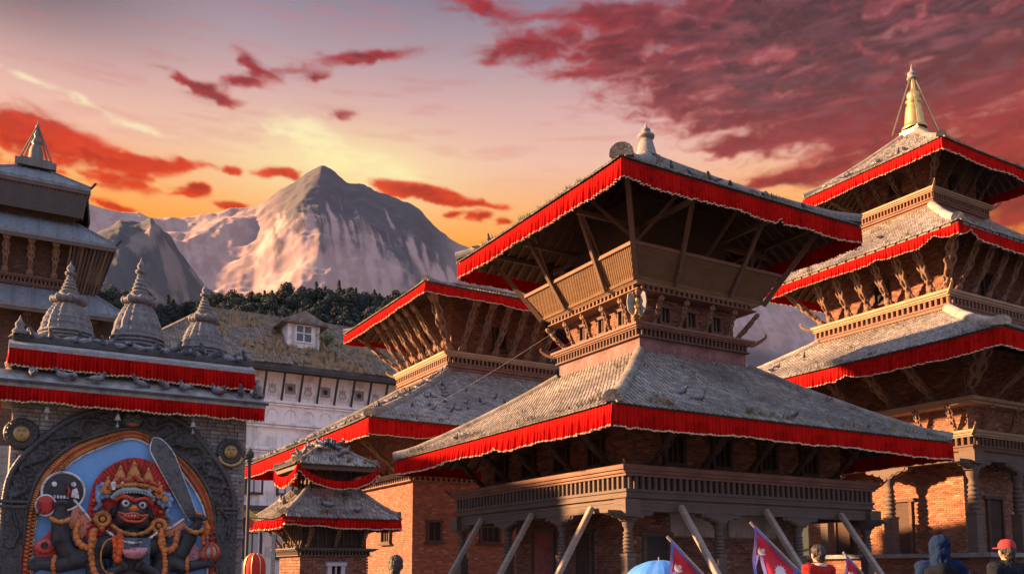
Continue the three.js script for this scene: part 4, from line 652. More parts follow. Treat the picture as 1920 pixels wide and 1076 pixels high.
  // continuous body: head, trunk and the six arms
  const bones = [[2.43, 2.72, 0.28, 0.315, 2.43, 2.98, 0.26, 0.28], [2.3, 2.55, 0.3, 0.2, 2.58, 2.53, 0.3, 0.2], [2.43, 2.5, 0.2, 0.2, 2.43, 2.1, 0.18, 0.25],
    [2.0, 2.0, 0.18, 0.26, 2.86, 2.0, 0.18, 0.26], [2.43, 2.0, 0.2, 0.36, 2.43, 1.2, 0.24, 0.42], [2.43, 1.2, 0.2, 0.4, 2.43, 0.5, 0.2, 0.4],
    [1.8, 2.0, 0.2, 0.2, 1.32, 1.72, 0.25, 0.17], [1.32, 1.72, 0.25, 0.19, 1.1, 2.12, 0.28, 0.17], [1.1, 2.12, 0.28, 0.19, 1.05, 2.55, 0.3, 0.15], [1.05, 2.55, 0.3, 0.15, 1.06, 2.72, 0.34, 0.12],
    [1.7, 1.75, 0.25, 0.19, 1.1, 1.58, 0.3, 0.15], [1.1, 1.58, 0.3, 0.14, 0.72, 1.6, 0.32, 0.1], [1.8, 1.55, 0.3, 0.2, 1.75, 1.25, 0.45, 0.17], [1.75, 1.25, 0.45, 0.15, 2.2, 1.52, 0.6, 0.1],
    [3.0, 2.0, 0.2, 0.2, 3.45, 1.85, 0.25, 0.17], [3.45, 1.85, 0.25, 0.18, 3.62, 2.2, 0.28, 0.16], [3.62, 2.2, 0.28, 0.15, 3.78, 2.5, 0.3, 0.1],
    [3.1, 1.7, 0.25, 0.19, 3.5, 1.55, 0.3, 0.15], [3.5, 1.55, 0.3, 0.14, 3.95, 1.62, 0.32, 0.1], [3.05, 1.5, 0.3, 0.2, 3.1, 1.3, 0.45, 0.17], [3.1, 1.3, 0.45, 0.15, 2.66, 1.55, 0.6, 0.1], [2.1, 0.5, 0.2, 0.3, 1.6, 0.1, 0.2, 0.2], [2.76, 0.5, 0.2, 0.3, 3.3, 0.1, 0.2, 0.2],
    [2.43, 2.72, 0.52, 0.07, 2.43, 2.84, 0.54, 0.05], [2.1, 2.75, 0.2, 0.09, 2.02, 2.62, 0.2, 0.06], [2.76, 2.75, 0.2, 0.09, 2.84, 2.62, 0.2, 0.06]];
  const fingers = (x, y, z, dx, dy, n = 4, L = 0.16) => { for (let i = 0; i < n; i++) { const o = (i - (n - 1) / 2) * 0.055, l = L * [0.85, 1, 0.96, 0.78][i % 4], px = x - dy * o, py = y + dx * o; bones.push([px, py, z, 0.026, px + dx * l * 0.6, py + dy * l * 0.6, z + 0.06, 0.024], [px + dx * l * 0.6, py + dy * l * 0.6, z + 0.06, 0.024, px + dx * l, py + dy * l, z + 0.02, 0.018]); } bones.push([x - dy * 0.13, y + dx * 0.13, z, 0.028, x - dy * 0.17 + dx * 0.08, y + dx * 0.17 + dy * 0.08, z + 0.05, 0.02]); };
  fingers(0.68, 1.62, 0.36, -1, -0.2); fingers(1.06, 2.78, 0.4, 0.1, 1); fingers(3.82, 2.56, 0.34, 0.5, 0.86); fingers(4.0, 1.64, 0.36, 1, 0.2); fingers(2.24, 1.55, 0.66, 0.7, 0.5, 4, 0.14); fingers(2.62, 1.58, 0.66, -0.7, 0.5, 4, 0.14);
  mesh('figure', metreUV(body(bones, 0.03, 0.05)), black, RELIEF);
  // face
  for (const [x, y] of [[2.27, 2.9], [2.6, 2.87]]) { const e = mesh('eye', [ball(0.075, x, y, 0.53, 1, 0.95, 0.6, 10)], whiteP, RELIEF); mesh('pupil', metreUV(ball(0.036, x, y, 0.57, 1, 1, 0.6, 8)), black, e); mesh('eye_rim', metreUV(plain(new THREE.TorusGeometry(0.078, 0.016, 6, 18)).translate(x, y, 0.54)), grey, e); }
  mesh('brow', [tube([[2.08, 2.96, 0.44], [2.22, 3.04, 0.54], [2.4, 2.98, 0.58], [2.43, 2.95, 0.58], [2.47, 2.97, 0.58], [2.65, 3.01, 0.54], [2.8, 2.9, 0.44]], 0.045, 30, 7)], P([0.62, 0.06, 0.03]), RELIEF);
  mesh('nose', [ball(0.07, 2.43, 2.79, 0.6, 1.1, 1.0, 0.9, 9), ball(0.045, 2.37, 2.77, 0.58, 1, 1, 1, 7), ball(0.045, 2.49, 2.77, 0.58, 1, 1, 1, 7)], orange, RELIEF);
  mesh('mouth', [ball(0.24, 2.42, 2.61, 0.42, 1.08, 0.36, 0.75, 16)], P([0.55, 0.05, 0.04]), RELIEF);
  mesh('lips', [tube([[2.14, 2.7, 0.46], [2.28, 2.66, 0.57], [2.43, 2.69, 0.61], [2.58, 2.64, 0.57], [2.72, 2.66, 0.46]], 0.03, 24, 6), tube([[2.15, 2.66, 0.46], [2.28, 2.54, 0.55], [2.43, 2.51, 0.58], [2.58, 2.53, 0.55], [2.7, 2.63, 0.46]], 0.032, 24, 6)], P([0.66, 0.11, 0.06]), RELIEF);
  for (let i = 0; i < 6; i++) mesh('tooth', metreUV(box(0.035, 0.04, 0.02, 2.27 + i * 0.06, 2.64, 0.6 - Math.abs(i - 2.5) * 0.012)), whiteP, RELIEF);
  for (const [x, y] of [[1.86, 2.56], [2.98, 2.44]]) { const e = mesh('earring', [plain(new THREE.TorusGeometry(0.13, 0.05, 8, 22)).translate(x, y, 0.32), ball(0.06, x, y, 0.33, 1, 1, 0.6, 8)], amber, RELIEF); mesh('earring_drop', metreUV(ball(0.06, x, y - 0.2, 0.32, 1, 1.3, 0.7, 8)), orange, e); }
  for (const [x, y, s] of [[1.86, 3.16, -1], [3.08, 3.02, 1]]) { mesh('ear_flower', [...[0, 1, 2, 3, 4, 5, 6].map((i) => ball(0.07, x + Math.cos(i * 0.9) * 0.12, y + Math.sin(i * 0.9) * 0.12, 0.3, 1, 1, 0.5, 7)), tube([[x, y, 0.3], [x + s * 0.12, y - 0.14, 0.3], [x + s * 0.06, y - 0.3, 0.3], [x + s * 0.16, y - 0.42, 0.28]], 0.05, 16, 6)], blueP, RELIEF); mesh('flower_heart', metreUV(ball(0.08, x, y, 0.35, 1, 1, 0.5, 8)), amber, RELIEF); }
  // garlands, necklaces, chest
  const chain = (pts, n, r, m, name = 'garland') => { const c = new THREE.CatmullRomCurve3(pts.map((p) => V(...p))), a = []; for (let i = 0; i <= n; i++) { const p = c.getPoint(i / n); a.push(ball(r * (0.85 + 0.3 * ((i * 7) % 3) / 2), p.x, p.y, p.z, 1, 1, 1, 7)); } return mesh(name, a, m, RELIEF); };
  chain([[1.4, 2.5, 0.3], [1.36, 2.2, 0.38], [1.48, 2.0, 0.42], [1.66, 1.96, 0.45], [1.7, 2.3, 0.42]], 26, 0.065, orange); chain([[3.02, 2.35, 0.42], [3.03, 2.0, 0.46], [3.16, 1.9, 0.46], [3.3, 2.0, 0.42], [3.36, 2.3, 0.36]], 26, 0.065, orange);
  chain([[1.66, 2.3, 0.42], [1.66, 1.8, 0.55], [1.8, 1.35, 0.62], [2.43, 1.1, 0.7], [3.05, 1.35, 0.62], [3.05, 2.2, 0.44]], 60, 0.06, orange); chain([[2.05, 2.42, 0.42], [2.2, 2.3, 0.5], [2.43, 2.24, 0.54], [2.66, 2.28, 0.5], [2.82, 2.4, 0.42]], 20, 0.045, amber, 'necklace'); chain([[1.95, 2.3, 0.44], [2.2, 2.12, 0.54], [2.43, 2.06, 0.57], [2.68, 2.1, 0.54], [2.92, 2.28, 0.44]], 26, 0.03, whiteP, 'necklace');
  mesh('chest_cloth', [box(0.7, 0.62, 0.06, 2.44, 1.86, 0.54), box(0.03, 0.6, 0.08, 2.22, 1.86, 0.55), box(0.03, 0.6, 0.08, 2.66, 1.86, 0.55)], teal, RELIEF);
  chain([[2.16, 2.24, 0.66], [2.19, 2.0, 0.68], [2.16, 1.7, 0.7]], 14, 0.07, P([0.82, 0.12, 0.01])); chain([[2.06, 2.16, 0.64], [2.1, 1.95, 0.68], [2.1, 1.74, 0.68]], 12, 0.05, P([0.82, 0.12, 0.01]));
  mesh('gold_loop', metreUV(tube([...Array(24)].map((_, i) => [2.02 + 0.19 * Math.cos(i / 24 * 6.283), 1.78 + 0.36 * Math.sin(i / 24 * 6.283), 0.66]), 0.018, 60, 6, true)), amber, RELIEF);
  mesh('pink_bowl', [lathe([[0.02, 0], [0.16, 0.03], [0.22, 0.12], [0.24, 0.2], [0.2, 0.2], [0.15, 0.1]], 18, 2.46, 1.72, 0.72), box(0.34, 0.07, 0.05, 2.55, 1.93, 0.62)], pink, RELIEF);
  // scarves behind the arms
  for (const [pts, m] of [[[[1.24, 2.4], [1.32, 2.9], [1.66, 2.5], [1.5, 2.15]], skin], [[[0.62, 1.95], [0.92, 2.3], [1.16, 2.0], [0.95, 1.78], [0.7, 1.75]], P([0.62, 0.07, 0.06])], [[[3.0, 2.35], [3.5, 2.6], [3.6, 2.45], [3.2, 2.2]], skin], [[[3.45, 1.75], [3.75, 2.05], [3.98, 1.85], [3.7, 1.65]], pink]]) mesh('scarf', metreUV(extrude(pts, 0.05, { bevelEnabled: true, bevelSize: 0.02, bevelThickness: 0.02, bevelSegments: 2 }).translate(0, 0, 0.12)), m, RELIEF);
  for (const [pts] of [[[[1.3, 2.96, 0.2], [1.5, 2.72, 0.2], [1.66, 2.52, 0.2]]], [[[3.0, 2.33, 0.2], [3.25, 2.42, 0.2], [3.52, 2.62, 0.2]]]]) mesh('scarf_edge', metreUV(tube(pts, 0.03, 12, 6)), whiteP, RELIEF);
  for (const [x, y] of [[1.06, 2.5], [3.72, 2.34]]) chain([[x - 0.17, y + 0.05, 0.4], [x - 0.06, y - 0.02, 0.47], [x + 0.06, y - 0.02, 0.47], [x + 0.17, y + 0.04, 0.4]], 9, 0.05, amber, 'bracelet');
  for (const [x, y] of [[1.0, 1.6], [3.6, 1.6], [1.9, 1.36], [2.95, 1.38]]) chain([[x, y + 0.17, 0.36], [x - 0.03, y, 0.46], [x, y - 0.17, 0.36]], 7, 0.045, orange, 'bracelet');
  // what the hands hold
  const disc = mesh('shield', [lathe([[0.001, 0.0], [0.38, 0.0], [0.40, 0.03], [0.36, 0.06], [0.001, 0.1]], 36).rotateX(Math.PI / 2).translate(1.1, 3.12, 0.14)], black, RELIEF);
  mesh('shield_rim', metreUV(plain(new THREE.TorusGeometry(0.4, 0.026, 8, 48)).translate(1.1, 3.12, 0.18)), whiteP, disc);
  mesh('shield_marks', [ball(0.055, 0.92, 3.26, 0.24, 1, 1, 0.4, 9), ball(0.055, 1.28, 3.27, 0.24, 1, 1, 0.4, 9), ...[0, 1, 2, 3, 4].map((i) => box(0.04, 0.06, 0.03, 0.94 + i * 0.06, 3.0, 0.24)), extrude([[1.24, 3.0], [1.4, 2.98], [1.38, 3.1], [1.34, 3.2], [1.26, 3.16]], 0.03).translate(0, 0, 0.22)], whiteP, disc);
  mesh('tassel', metreUV(tube([[1.16, 3.22, 0.25], [1.2, 3.12, 0.27], [1.18, 3.0, 0.26]], 0.03, 10, 6)), redP, disc);
  mesh('palm', [ball(0.16, 0.78, 2.82, 0.34, 1.05, 1.2, 0.35, 14), ...[0, 1, 2, 3].map((i) => rod([0.7 + i * 0.06, 2.78, 0.36], [0.66 + i * 0.045, 2.66 - 0.02 * (i % 2), 0.38], 0.026, 0.02, 6))], redP, RELIEF);
  mesh('palm_edge', metreUV(tube([...Array(20)].map((_, i) => [0.78 + 0.18 * Math.cos(i / 20 * 6.283), 2.81 + 0.21 * Math.sin(i / 20 * 6.283), 0.32]), 0.022, 40, 6, true)), whiteP, RELIEF);
  const SW = [[2.79, 4.36], [2.75, 4.11], [2.98, 3.67], [3.26, 3.19], [3.55, 2.7], [3.64, 2.58], [3.8, 2.66], [3.72, 2.86], [3.52, 3.35], [3.33, 3.83], [3.2, 4.1], [3.02, 4.3], [2.9, 4.37]];
  const sw = mesh('sword', metreUV(extrude(SW, 0.05, { bevelEnabled: true, bevelSize: 0.01, bevelThickness: 0.02, bevelSegments: 1 }).translate(0, 0, 0.2)), P([0.10, 0.11, 0.12], { roughness: 0.4 }), RELIEF);
  mesh('sword_edge', metreUV(tube([...SW, SW[0]].map(([x, y]) => [x, y, 0.24]), 0.022, 120, 6)), whiteP, sw);
  mesh('sword_hilt', [rod([3.72, 2.62, 0.26], [3.86, 2.34, 0.3], 0.05, 0.05, 8), ball(0.07, 3.88, 2.3, 0.3, 1, 1, 1, 8)], black, sw);
  chain([[3.78, 2.74, 0.3], [3.9, 2.6, 0.36], [4.0, 2.42, 0.36], [3.98, 2.28, 0.34]], 12, 0.06, orange); chain([[3.98, 2.5, 0.34], [3.9, 2.2, 0.36], [3.92, 2.08, 0.34]], 8, 0.045, P([0.8, 0.15, 0.02]));
  mesh('ornament_ball', [ball(0.19, 4.08, 1.88, 0.3, 1, 1, 0.8, 14)], P([0.55, 0.42, 0.40]), RELIEF);
  mesh('ornament_bands', [0, 0.8, 1.6, 2.4].map((a) => plain(new THREE.TorusGeometry(0.2, 0.03, 6, 26)).rotateY(a).translate(4.08, 1.88, 0.3)), P([0.6, 0.1, 0.03]), RELIEF);
  mesh('fish_mask', [ball(0.16, 0.82, 1.98, 0.26, 1.2, 0.95, 0.5, 12)], P([0.66, 0.1, 0.08]), RELIEF); mesh('mask_eye', [plain(new THREE.TorusGeometry(0.055, 0.018, 6, 16)).translate(0.8, 1.99, 0.35), ball(0.03, 0.8, 1.99, 0.35, 1, 1, 0.5, 7)], black, RELIEF);
  // mask at the head of the arch
  const mk = mesh('arch_mask', [ball(0.2, 2.36, 4.74, 0.16, 1.15, 0.95, 0.6, 14), ball(0.07, 2.26, 4.82, 0.27, 1, 1, 0.6, 8), ball(0.07, 2.46, 4.82, 0.27, 1, 1, 0.6, 8), ball(0.05, 2.36, 4.74, 0.3, 1, 1, 0.8, 8)], P([0.06, 0.075, 0.05]), RELIEF); mesh('mask_mouth', metreUV(ball(0.1, 2.36, 4.63, 0.25, 1.3, 0.35, 0.5, 10)), P([0.4, 0.08, 0.08]), mk);
}
for (const [x, y, s, lab] of [[0.27, 4.29, 1, 'gold face in a dark stone ring without a crescent below it'], [4.5, 4.19, 0.94, 'gold face with a gold crescent below in a dark stone ring']]) {
  const o = thing('face_medallion', lab, 'medallion', [0, 0, 0], GRID); o.position.copy(V(x, y, 0.02).applyAxisAngle(V(0, 1, 0), GRID).add(V(...SHRINE)));
  mesh('ring', [lathe([[0.001, 0], [0.32 * s, 0], [0.33 * s, 0.05], [0.26 * s, 0.1], [0.2 * s, 0.05], [0.001, 0.05]], 36).rotateX(Math.PI / 2), ...[...Array(16)].map((_, i) => ball(0.035 * s, Math.cos(i * 0.3927) * 0.25 * s, Math.sin(i * 0.3927) * 0.25 * s, 0.09, 1, 1, 0.6, 6))], M.stoneDark, o);
  const f = mesh('face', [ball(0.165 * s, 0, 0, 0.07, 1, 1.05, 0.5, 18), ball(0.032, 0, -0.01, 0.17 * s, 0.8, 1.5, 0.8, 8), tube([[-0.09, 0.06, 0.13], [-0.05, 0.075, 0.15], [-0.015, 0.055, 0.16]], 0.014, 8, 5), tube([[0.09, 0.06, 0.13], [0.05, 0.075, 0.15], [0.015, 0.055, 0.16]], 0.014, 8, 5), tube([[-0.06, -0.08, 0.14], [0, -0.095, 0.155], [0.06, -0.08, 0.14]], 0.016, 8, 5), ball(0.026, -0.06, 0.03, 0.145, 1.3, 0.7, 0.6, 7), ball(0.026, 0.06, 0.03, 0.145, 1.3, 0.7, 0.6, 7)], M.brass, o);
  if (s < 1) mesh('crescent', metreUV(tube([[-0.26, -0.12, 0.08], [-0.2, -0.24, 0.09], [0, -0.32, 0.1], [0.2, -0.24, 0.09], [0.26, -0.12, 0.08]], 0.04, 20, 7)), M.brass, o);
}
for (const [x, y] of [[0.7, 4.72], [2.05, 4.68], [3.6, 4.66]]) {
  const o = thing('hanging_bell', 'small pale bell hanging under the lower valance of the spired shrine', 'bell', [0, 0, 0], GRID, 'bells under the shrine valance'); o.position.copy(V(x, y, 0.36).applyAxisAngle(V(0, 1, 0), GRID).add(V(...SHRINE)));
  mesh('cup', metreUV(lathe([[0.001, 0.13], [0.03, 0.125], [0.04, 0.08], [0.05, 0.03], [0.075, 0]], 12)), M.stonePale, o); mesh('chain', metreUV(rod([0, 0.12, 0], [0, 0.52, 0], 0.008, 0.008, 5)), M.stonePale, o); mesh('clapper', [rod([0, 0.05, 0], [0, -0.1, 0], 0.007, 0.007, 5), box(0.05, 0.06, 0.008, 0, -0.12, 0)], M.stonePale, o);
}

// unseen house added behind the shrine to shade the arcade of the lattice temple
{
  const o = thing('shade_house', 'unseen brick house added behind the spired shrine to shade the arcade', 'house', [-13.2, 0, -31], GRID * 0);
  mesh('wall', metreUV(box(3.4, 7.6, 6, 0, 3.8, 0)), stone([0.34, 0.15, 0.11]), o);
  const rf = mesh('roof', [extrude([[-2.1, 7.55], [2.1, 7.55], [0, 8.35]], 6.8).translate(0, 0, -3.4)], M.hipDark, o); mesh('ridge', metreUV(box(0.3, 0.16, 6.9, 0, 8.36, 0)), M.hip, rf);
  for (const y of [1.2, 3.8, 5.9]) for (const z of [-1.7, 0, 1.7]) for (const s of [-1, 1]) { const w = mesh('window', [box(0.12, 1.2, 0.1, s * 1.72, y + 0.6, z - 0.45), box(0.12, 1.2, 0.1, s * 1.72, y + 0.6, z + 0.45), box(0.14, 0.12, 1.2, s * 1.72, y, z), box(0.14, 0.12, 1.2, s * 1.72, y + 1.2, z)], M.woodDark, o); mesh('pane', metreUV(box(0.04, 1.1, 0.8, s * 1.7, y + 0.6, z)), M.glass, w); }
}
// ---------------------------------------------------------------- the white palace wing with a grassy hipped roof
const T6 = thing('palace_building', 'white stucco palace wing with black struts and a weedy hipped roof', 'building', [-18.29 * 1.2, 1.5 - 1.5 * 1.2, -62 * 1.2], GRID); T6.scale.setScalar(1.2);
{
  const X0 = -6.6, X1 = 22, mid = (X0 + X1) / 2, len = X1 - X0;
  mesh('wall', metreUV(box(len, 15.9, 11, mid, 7.95, -6.5), 1 / 4), M.white, T6);
  mesh('string_courses', [box(len + 0.3, 0.22, 0.3, mid, 13.72, -0.95), box(len + 0.3, 0.12, 0.2, mid, 13.5, -0.95), box(len + 0.3, 0.2, 0.3, mid, 12.1, -0.95), box(len + 0.3, 0.12, 0.22, mid, 11.85, -0.95), box(len + 0.3, 0.25, 0.34, mid, 10.2, -0.95), box(len + 0.3, 0.14, 0.24, mid, 9.95, -0.95)], M.white, T6);
  // blind arches
  for (let i = 0; i < 16; i++) { const x = -5.2 + i * 1.34; mesh('blind_arch', [tube([...Array(13)].map((_, k) => [x + 0.45 * Math.cos(Math.PI * k / 12), 12.55 + 0.65 * Math.sin(Math.PI * k / 12), -0.99]), 0.06, 24, 6), box(0.1, 0.4, 0.08, x - 0.45, 12.4, -0.98), box(0.1, 0.4, 0.08, x + 0.45, 12.4, -0.98)], M.white, T6); }
  for (let i = 0; i < 8; i++) { const x = -5.8 + i * 3.4; mesh('pilaster', [box(0.5, 9.6, 0.16, x, 4.9, -0.95), box(0.7, 0.25, 0.26, x, 9.6, -0.93)], M.white, T6); }
  // band of panels between slanting black struts
  for (let i = 0; i < 18; i++) {
    const x = -5.9 + i * 1.335;
    const b = mesh('brace', metreUV(beam([x, 13.75, -0.9], [x, 15.75, -0.05], 0.13, 0.16, V(0, 0, 1))), M.blackWood, T6);
    const cx = x + 0.667, p = group('panel', T6); p.position.set(cx, 14.75, -0.98);
    mesh('panel_face', metreUV(box(1.1, 1.25, 0.06, 0, 0, 0)), M.white, p);
    if (i % 2 === 0) { mesh('frame', [box(0.74, 0.09, 0.1, 0, 0.33, 0.05), box(0.74, 0.09, 0.1, 0, -0.33, 0.05), box(0.09, 0.74, 0.1, 0.33, 0, 0.05), box(0.09, 0.74, 0.1, -0.33, 0, 0.05)], mat([0.3, 0.3, 0.31]), p); mesh('opening', metreUV(box(0.56, 0.56, 0.04, 0, 0, 0.03)), mat([0.26, 0.26, 0.28]), p); mesh('boss', metreUV(lathe([[0.001, 0.1], [0.14, 0.08], [0.2, 0]], 14).rotateX(Math.PI / 2).translate(0, 0, 0.04)), M.blackWood, p); }
    else mesh('stucco_ornament', [ball(0.13, 0, 0.12, 0.04, 1, 1.3, 0.5, 9), tube([[-0.3, -0.28, 0.05], [-0.16, 0.02, 0.06], [-0.24, 0.26, 0.05]], 0.05, 12, 5), tube([[0.3, -0.28, 0.05], [0.16, 0.02, 0.06], [0.24, 0.26, 0.05]], 0.05, 12, 5), box(0.5, 0.1, 0.08, 0, -0.34, 0.04)], mat([0.42, 0.42, 0.45]), p);
  }
  // lower windows
  for (const [x, y, w, h] of [[0.35, 9.9 - 2.9, 1.0, 2.3], [2.6, 7.0, 1.0, 2.3], [4.9, 7.0, 1.0, 2.3], [7.2, 7.0, 1.0, 2.3], [0.35, 2.4, 1.1, 2.6], [2.6, 2.4, 1.1, 2.6], [4.9, 2.4, 1.1, 2.6], [7.2, 2.4, 1.1, 2.6], [-1.9, 7, 1, 2.3], [-1.9, 2.4, 1.1, 2.6]]) {
    const f = mesh('window', [box(w + 0.3, 0.16, 0.2, x, y - 0.08, -0.92), box(w + 0.3, 0.16, 0.24, x, y + h + 0.08, -0.92), box(0.15, h, 0.16, x - w / 2 - 0.07, y + h / 2, -0.93), box(0.15, h, 0.16, x + w / 2 + 0.07, y + h / 2, -0.93), box(0.07, h, 0.1, x, y + h / 2, -0.95), box(w, 0.07, 0.1, x, y + h * 0.65, -0.95)], M.blackWood, T6);
    mesh('pane', metreUV(box(w, h, 0.04, x, y + h / 2, -0.97)), mat([0.5, 0.55, 0.62], { roughness: 0.3 }), f);
  }
  mesh('balcony_roof', [box(9, 0.16, 1.3, 3.2, 5.9, -0.4), box(9, 0.3, 0.12, 3.2, 5.75, 0.2)], M.slate, T6);
  for (let i = 0; i < 6; i++) mesh('balcony_post', metreUV(box(0.16, 4.6, 0.16, -0.9 + i * 1.6, 3.5, 0.1)), M.blackWood, T6);
  // hipped roof: thick uneven slopes
  const ex0 = -8.3, ex1 = 24, ez0 = 0.25, ez1 = -12.6, rz = -6.1, ry = 21.35, rx0 = -2.3, rx1 = 18, ey = 16.25;
  const face = (A, B, C, D) => { const pos = [], idx = [], nu = 90, nv = 26; for (let j = 0; j <= nv; j++) for (let i = 0; i <= nu; i++) { const u = i / nu, v = j / nv, p = A.clone().lerp(B, u).lerp(D.clone().lerp(C, u), v); p.y += (0.16 * (fbm(p.x * 0.9, p.z * 0.9, 4) - 0.5) + 0.08 * (fbm(p.x * 5, p.z * 5 + p.y, 2) - 0.5)) * smooth(0, 0.08, v); pos.push(p.x, p.y, p.z); } for (let j = 0; j < nv; j++) for (let i = 0; i < nu; i++) { const p = j * (nu + 1) + i, q = p + nu + 1; idx.push(p, p + 1, q, q, p + 1, q + 1); } const g = new THREE.BufferGeometry(); g.setAttribute('position', new THREE.Float32BufferAttribute(pos, 3)); g.setIndex(idx); g.computeVertexNormals(); return plain(g); };
  const a = V(ex0, ey, ez0), b = V(ex1, ey, ez0), c = V(ex1, ey, ez1), d = V(ex0, ey, ez1), e = V(rx0, ry, rz), f = V(rx1, ry, rz);
  const rf = mesh('roof', metreUV(merge([face(a, b, f, e), face(b, c, f, f), face(c, d, e, f), face(d, a, e, e)]), 1 / 3), M.mossRoof, T6);
  mesh('ridge', [beam([rx0, ry + 0.05, rz], [rx1, ry + 0.05, rz], 0.3, 0.25), beam([ex0, ey + 0.1, ez0], [rx0, ry + 0.05, rz], 0.3, 0.22)], M.hip, rf);
  mesh('eave', [box(ex1 - ex0 + 0.1, 0.34, 0.3, (ex0 + ex1) / 2, ey - 0.16, ez0 - 0.1), box(ex1 - ex0, 0.12, 1.2, (ex0 + ex1) / 2, ey - 0.3, ez0 - 0.65), box(0.3, 0.34, ez0 - ez1, ex0 + 0.1, ey - 0.16, (ez0 + ez1) / 2), box(ex1 - ex0 + 0.14, 0.1, 0.16, (ex0 + ex1) / 2, ey - 0.42, ez0 - 0.02)], M.slate, rf);
  { const tp = [], q = rng(33), tc = [], up = V(0, rz - ez0, -(ry - ey)).normalize(), sl = e.clone().sub(V(rx0, ey, ez0)).normalize(), nn = V(1, 0, 0).cross(sl.clone().negate()).normalize().multiplyScalar(-1); const len2 = Math.hypot(ry - ey, rz - ez0);
    for (let j = 0; j < len2 / 0.3; j++) { const v = j * 0.3 / len2, x0 = mix(ex0, rx0, v), x1 = mix(ex1, rx1, v); for (let x = x0 + 0.2 + (j % 2) * 0.2; x < x1; x += 0.42) { if (fbm(x * 0.4, j * 0.15, 3) > 0.62) continue; const pt = V(x, mix(ey, ry, v) + 0.09 + 0.16 * (fbm(x * 0.9, mix(ez0, rz, v) * 0.9, 4) - 0.5), mix(ez0, rz, v)); const dn = sl.clone().negate(), Y = dn.clone().cross(V(1, 0, 0)).normalize(); const m = new THREE.Matrix4().makeBasis(V(1, 0, 0), Y, dn).multiply(new THREE.Matrix4().makeRotationFromEuler(new THREE.Euler(-0.06 + (q() - 0.5) * 0.1, (q() - 0.5) * 0.14, (q() - 0.5) * 0.1))).multiply(new THREE.Matrix4().makeScale(2.1, 2, 1.8)); m.setPosition(pt); tp.push(m); const w = 0.6 + 0.7 * q(); tc.push(rgb(0.30 * w, 0.255 * w, 0.22 * w)); } }
    instances('roof_tiles', TILE, M.tile, tp, rf, (i) => tc[i]); }
  // dry weeds rooted in the tiles
  const blade = []; { const r = rng(31); for (let i = 0; i < 9; i++) { const an = r() * 6.28, l = 0.18 + r() * 0.22, t = r() * 0.2; const g = plain(new THREE.ConeGeometry(0.022, l, 3)).translate(0, l / 2, 0).rotateZ(t).rotateY(an).translate((r() - 0.5) * 0.2, 0, (r() - 0.5) * 0.2); blade.push(g); } }
  const pl = [], r = rng(32), cols = [];
  for (let i = 0; i < 4200; i++) { const u = r(), v = r() ** 1.1, p = a.clone().lerp(b, u).lerp(e.clone().lerp(f, u), v); if (fbm(p.x * 0.35, v * 3.5, 3) < 0.40 + r() * 0.2) continue; pl.push(new THREE.Matrix4().compose(p, new THREE.Quaternion().setFromEuler(new THREE.Euler(0.35, r() * 6.28, 0)), V(1, 1, 1).multiplyScalar(0.5 + r() * 0.9))); const w = r(); cols.push(w < 0.16 ? rgb(0.16, 0.17, 0.08) : rgb(0.40 + 0.2 * w, 0.29 + 0.15 * w, 0.18 + 0.1 * w)); }
  instances('dry_weeds', merge(blade), mat([1, 1, 1]), pl, rf, (i) => cols[i]);
  // dormer
  const D = group('dormer', T6); D.position.set(4.05, 0, -2.3);
  mesh('dormer_wall', metreUV(box(2.5, 1.9, 3.4, 0, 19.2, -1.6)), M.white, D);
  mesh('dormer_roof', [extrude([[-1.85, 0], [1.85, 0], [1.85, 0.12], [0, 1.02], [-1.85, 0.12]], 0.06).translate(0, 20.1, 0.36), (() => { const g = plain(new THREE.ConeGeometry(2.5, 0.98, 4, 1)); return g.rotateY(Math.PI / 4).scale(1.02, 1, 1.3).translate(0, 20.62, -1.7); })(), box(3.7, 0.16, 4.6, 0, 20.12, -1.75)], M.hipDark, D);
  mesh('dormer_window', [box(0.1, 1.35, 0.12, -0.62, 19.35, 0.12), box(0.1, 1.35, 0.12, 0.62, 19.35, 0.12), box(1.34, 0.1, 0.12, 0, 20.0, 0.12), box(1.34, 0.1, 0.14, 0, 18.7, 0.12), box(0.12, 1.3, 0.1, 0, 19.35, 0.12), box(1.2, 0.08, 0.1, 0, 19.4, 0.12)], M.white, D);
  mesh('dormer_pane', [box(1.2, 1.25, 0.03, 0, 19.35, 0.115)], mat([0.10, 0.13, 0.18], { roughness: 0.2 }), D);
  mesh('dormer_post', [box(0.14, 1.8, 0.14, -0.85, 19.2, 0.14), box(0.14, 1.8, 0.14, 1.0, 19.2, 0.14)], mat([0.45, 0.44, 0.45]), D);
}
{ // bush in front of the dormer
  const p = V(5.5, 18.35, -1.2).multiplyScalar(1.2).applyAxisAngle(V(0, 1, 0), GRID).add(T6.position), o = thing('roof_shrub', 'small green shrub growing on the weedy roof beside the white dormer', 'shrub', p.toArray(), 0), r = rng(55), L = [], br = [];
  for (let i = 0; i < 9; i++) { const a = r() * 6.28, t = 0.3 + r() * 0.6, h = 0.5 + r() * 0.8; br.push(rod([0, 0, 0], [Math.cos(a) * t, h, Math.sin(a) * t], 0.025, 0.01, 4)); for (let k = 0; k < 45; k++) { const q = 0.35 + r() * 0.75; L.push(plain(new THREE.PlaneGeometry(0.13, 0.07)).rotateX(r() * 6).rotateY(r() * 6).translate(Math.cos(a) * t * q + (r() - 0.5) * 0.35, h * q + (r() - 0.5) * 0.3, Math.sin(a) * t * q + (r() - 0.5) * 0.35)); } }
  mesh('stems', br, M.woodMid, o); const lv = mesh('leaves', L, mat([0.10, 0.15, 0.06]), o); lv.userData.kind = 'stuff';
}
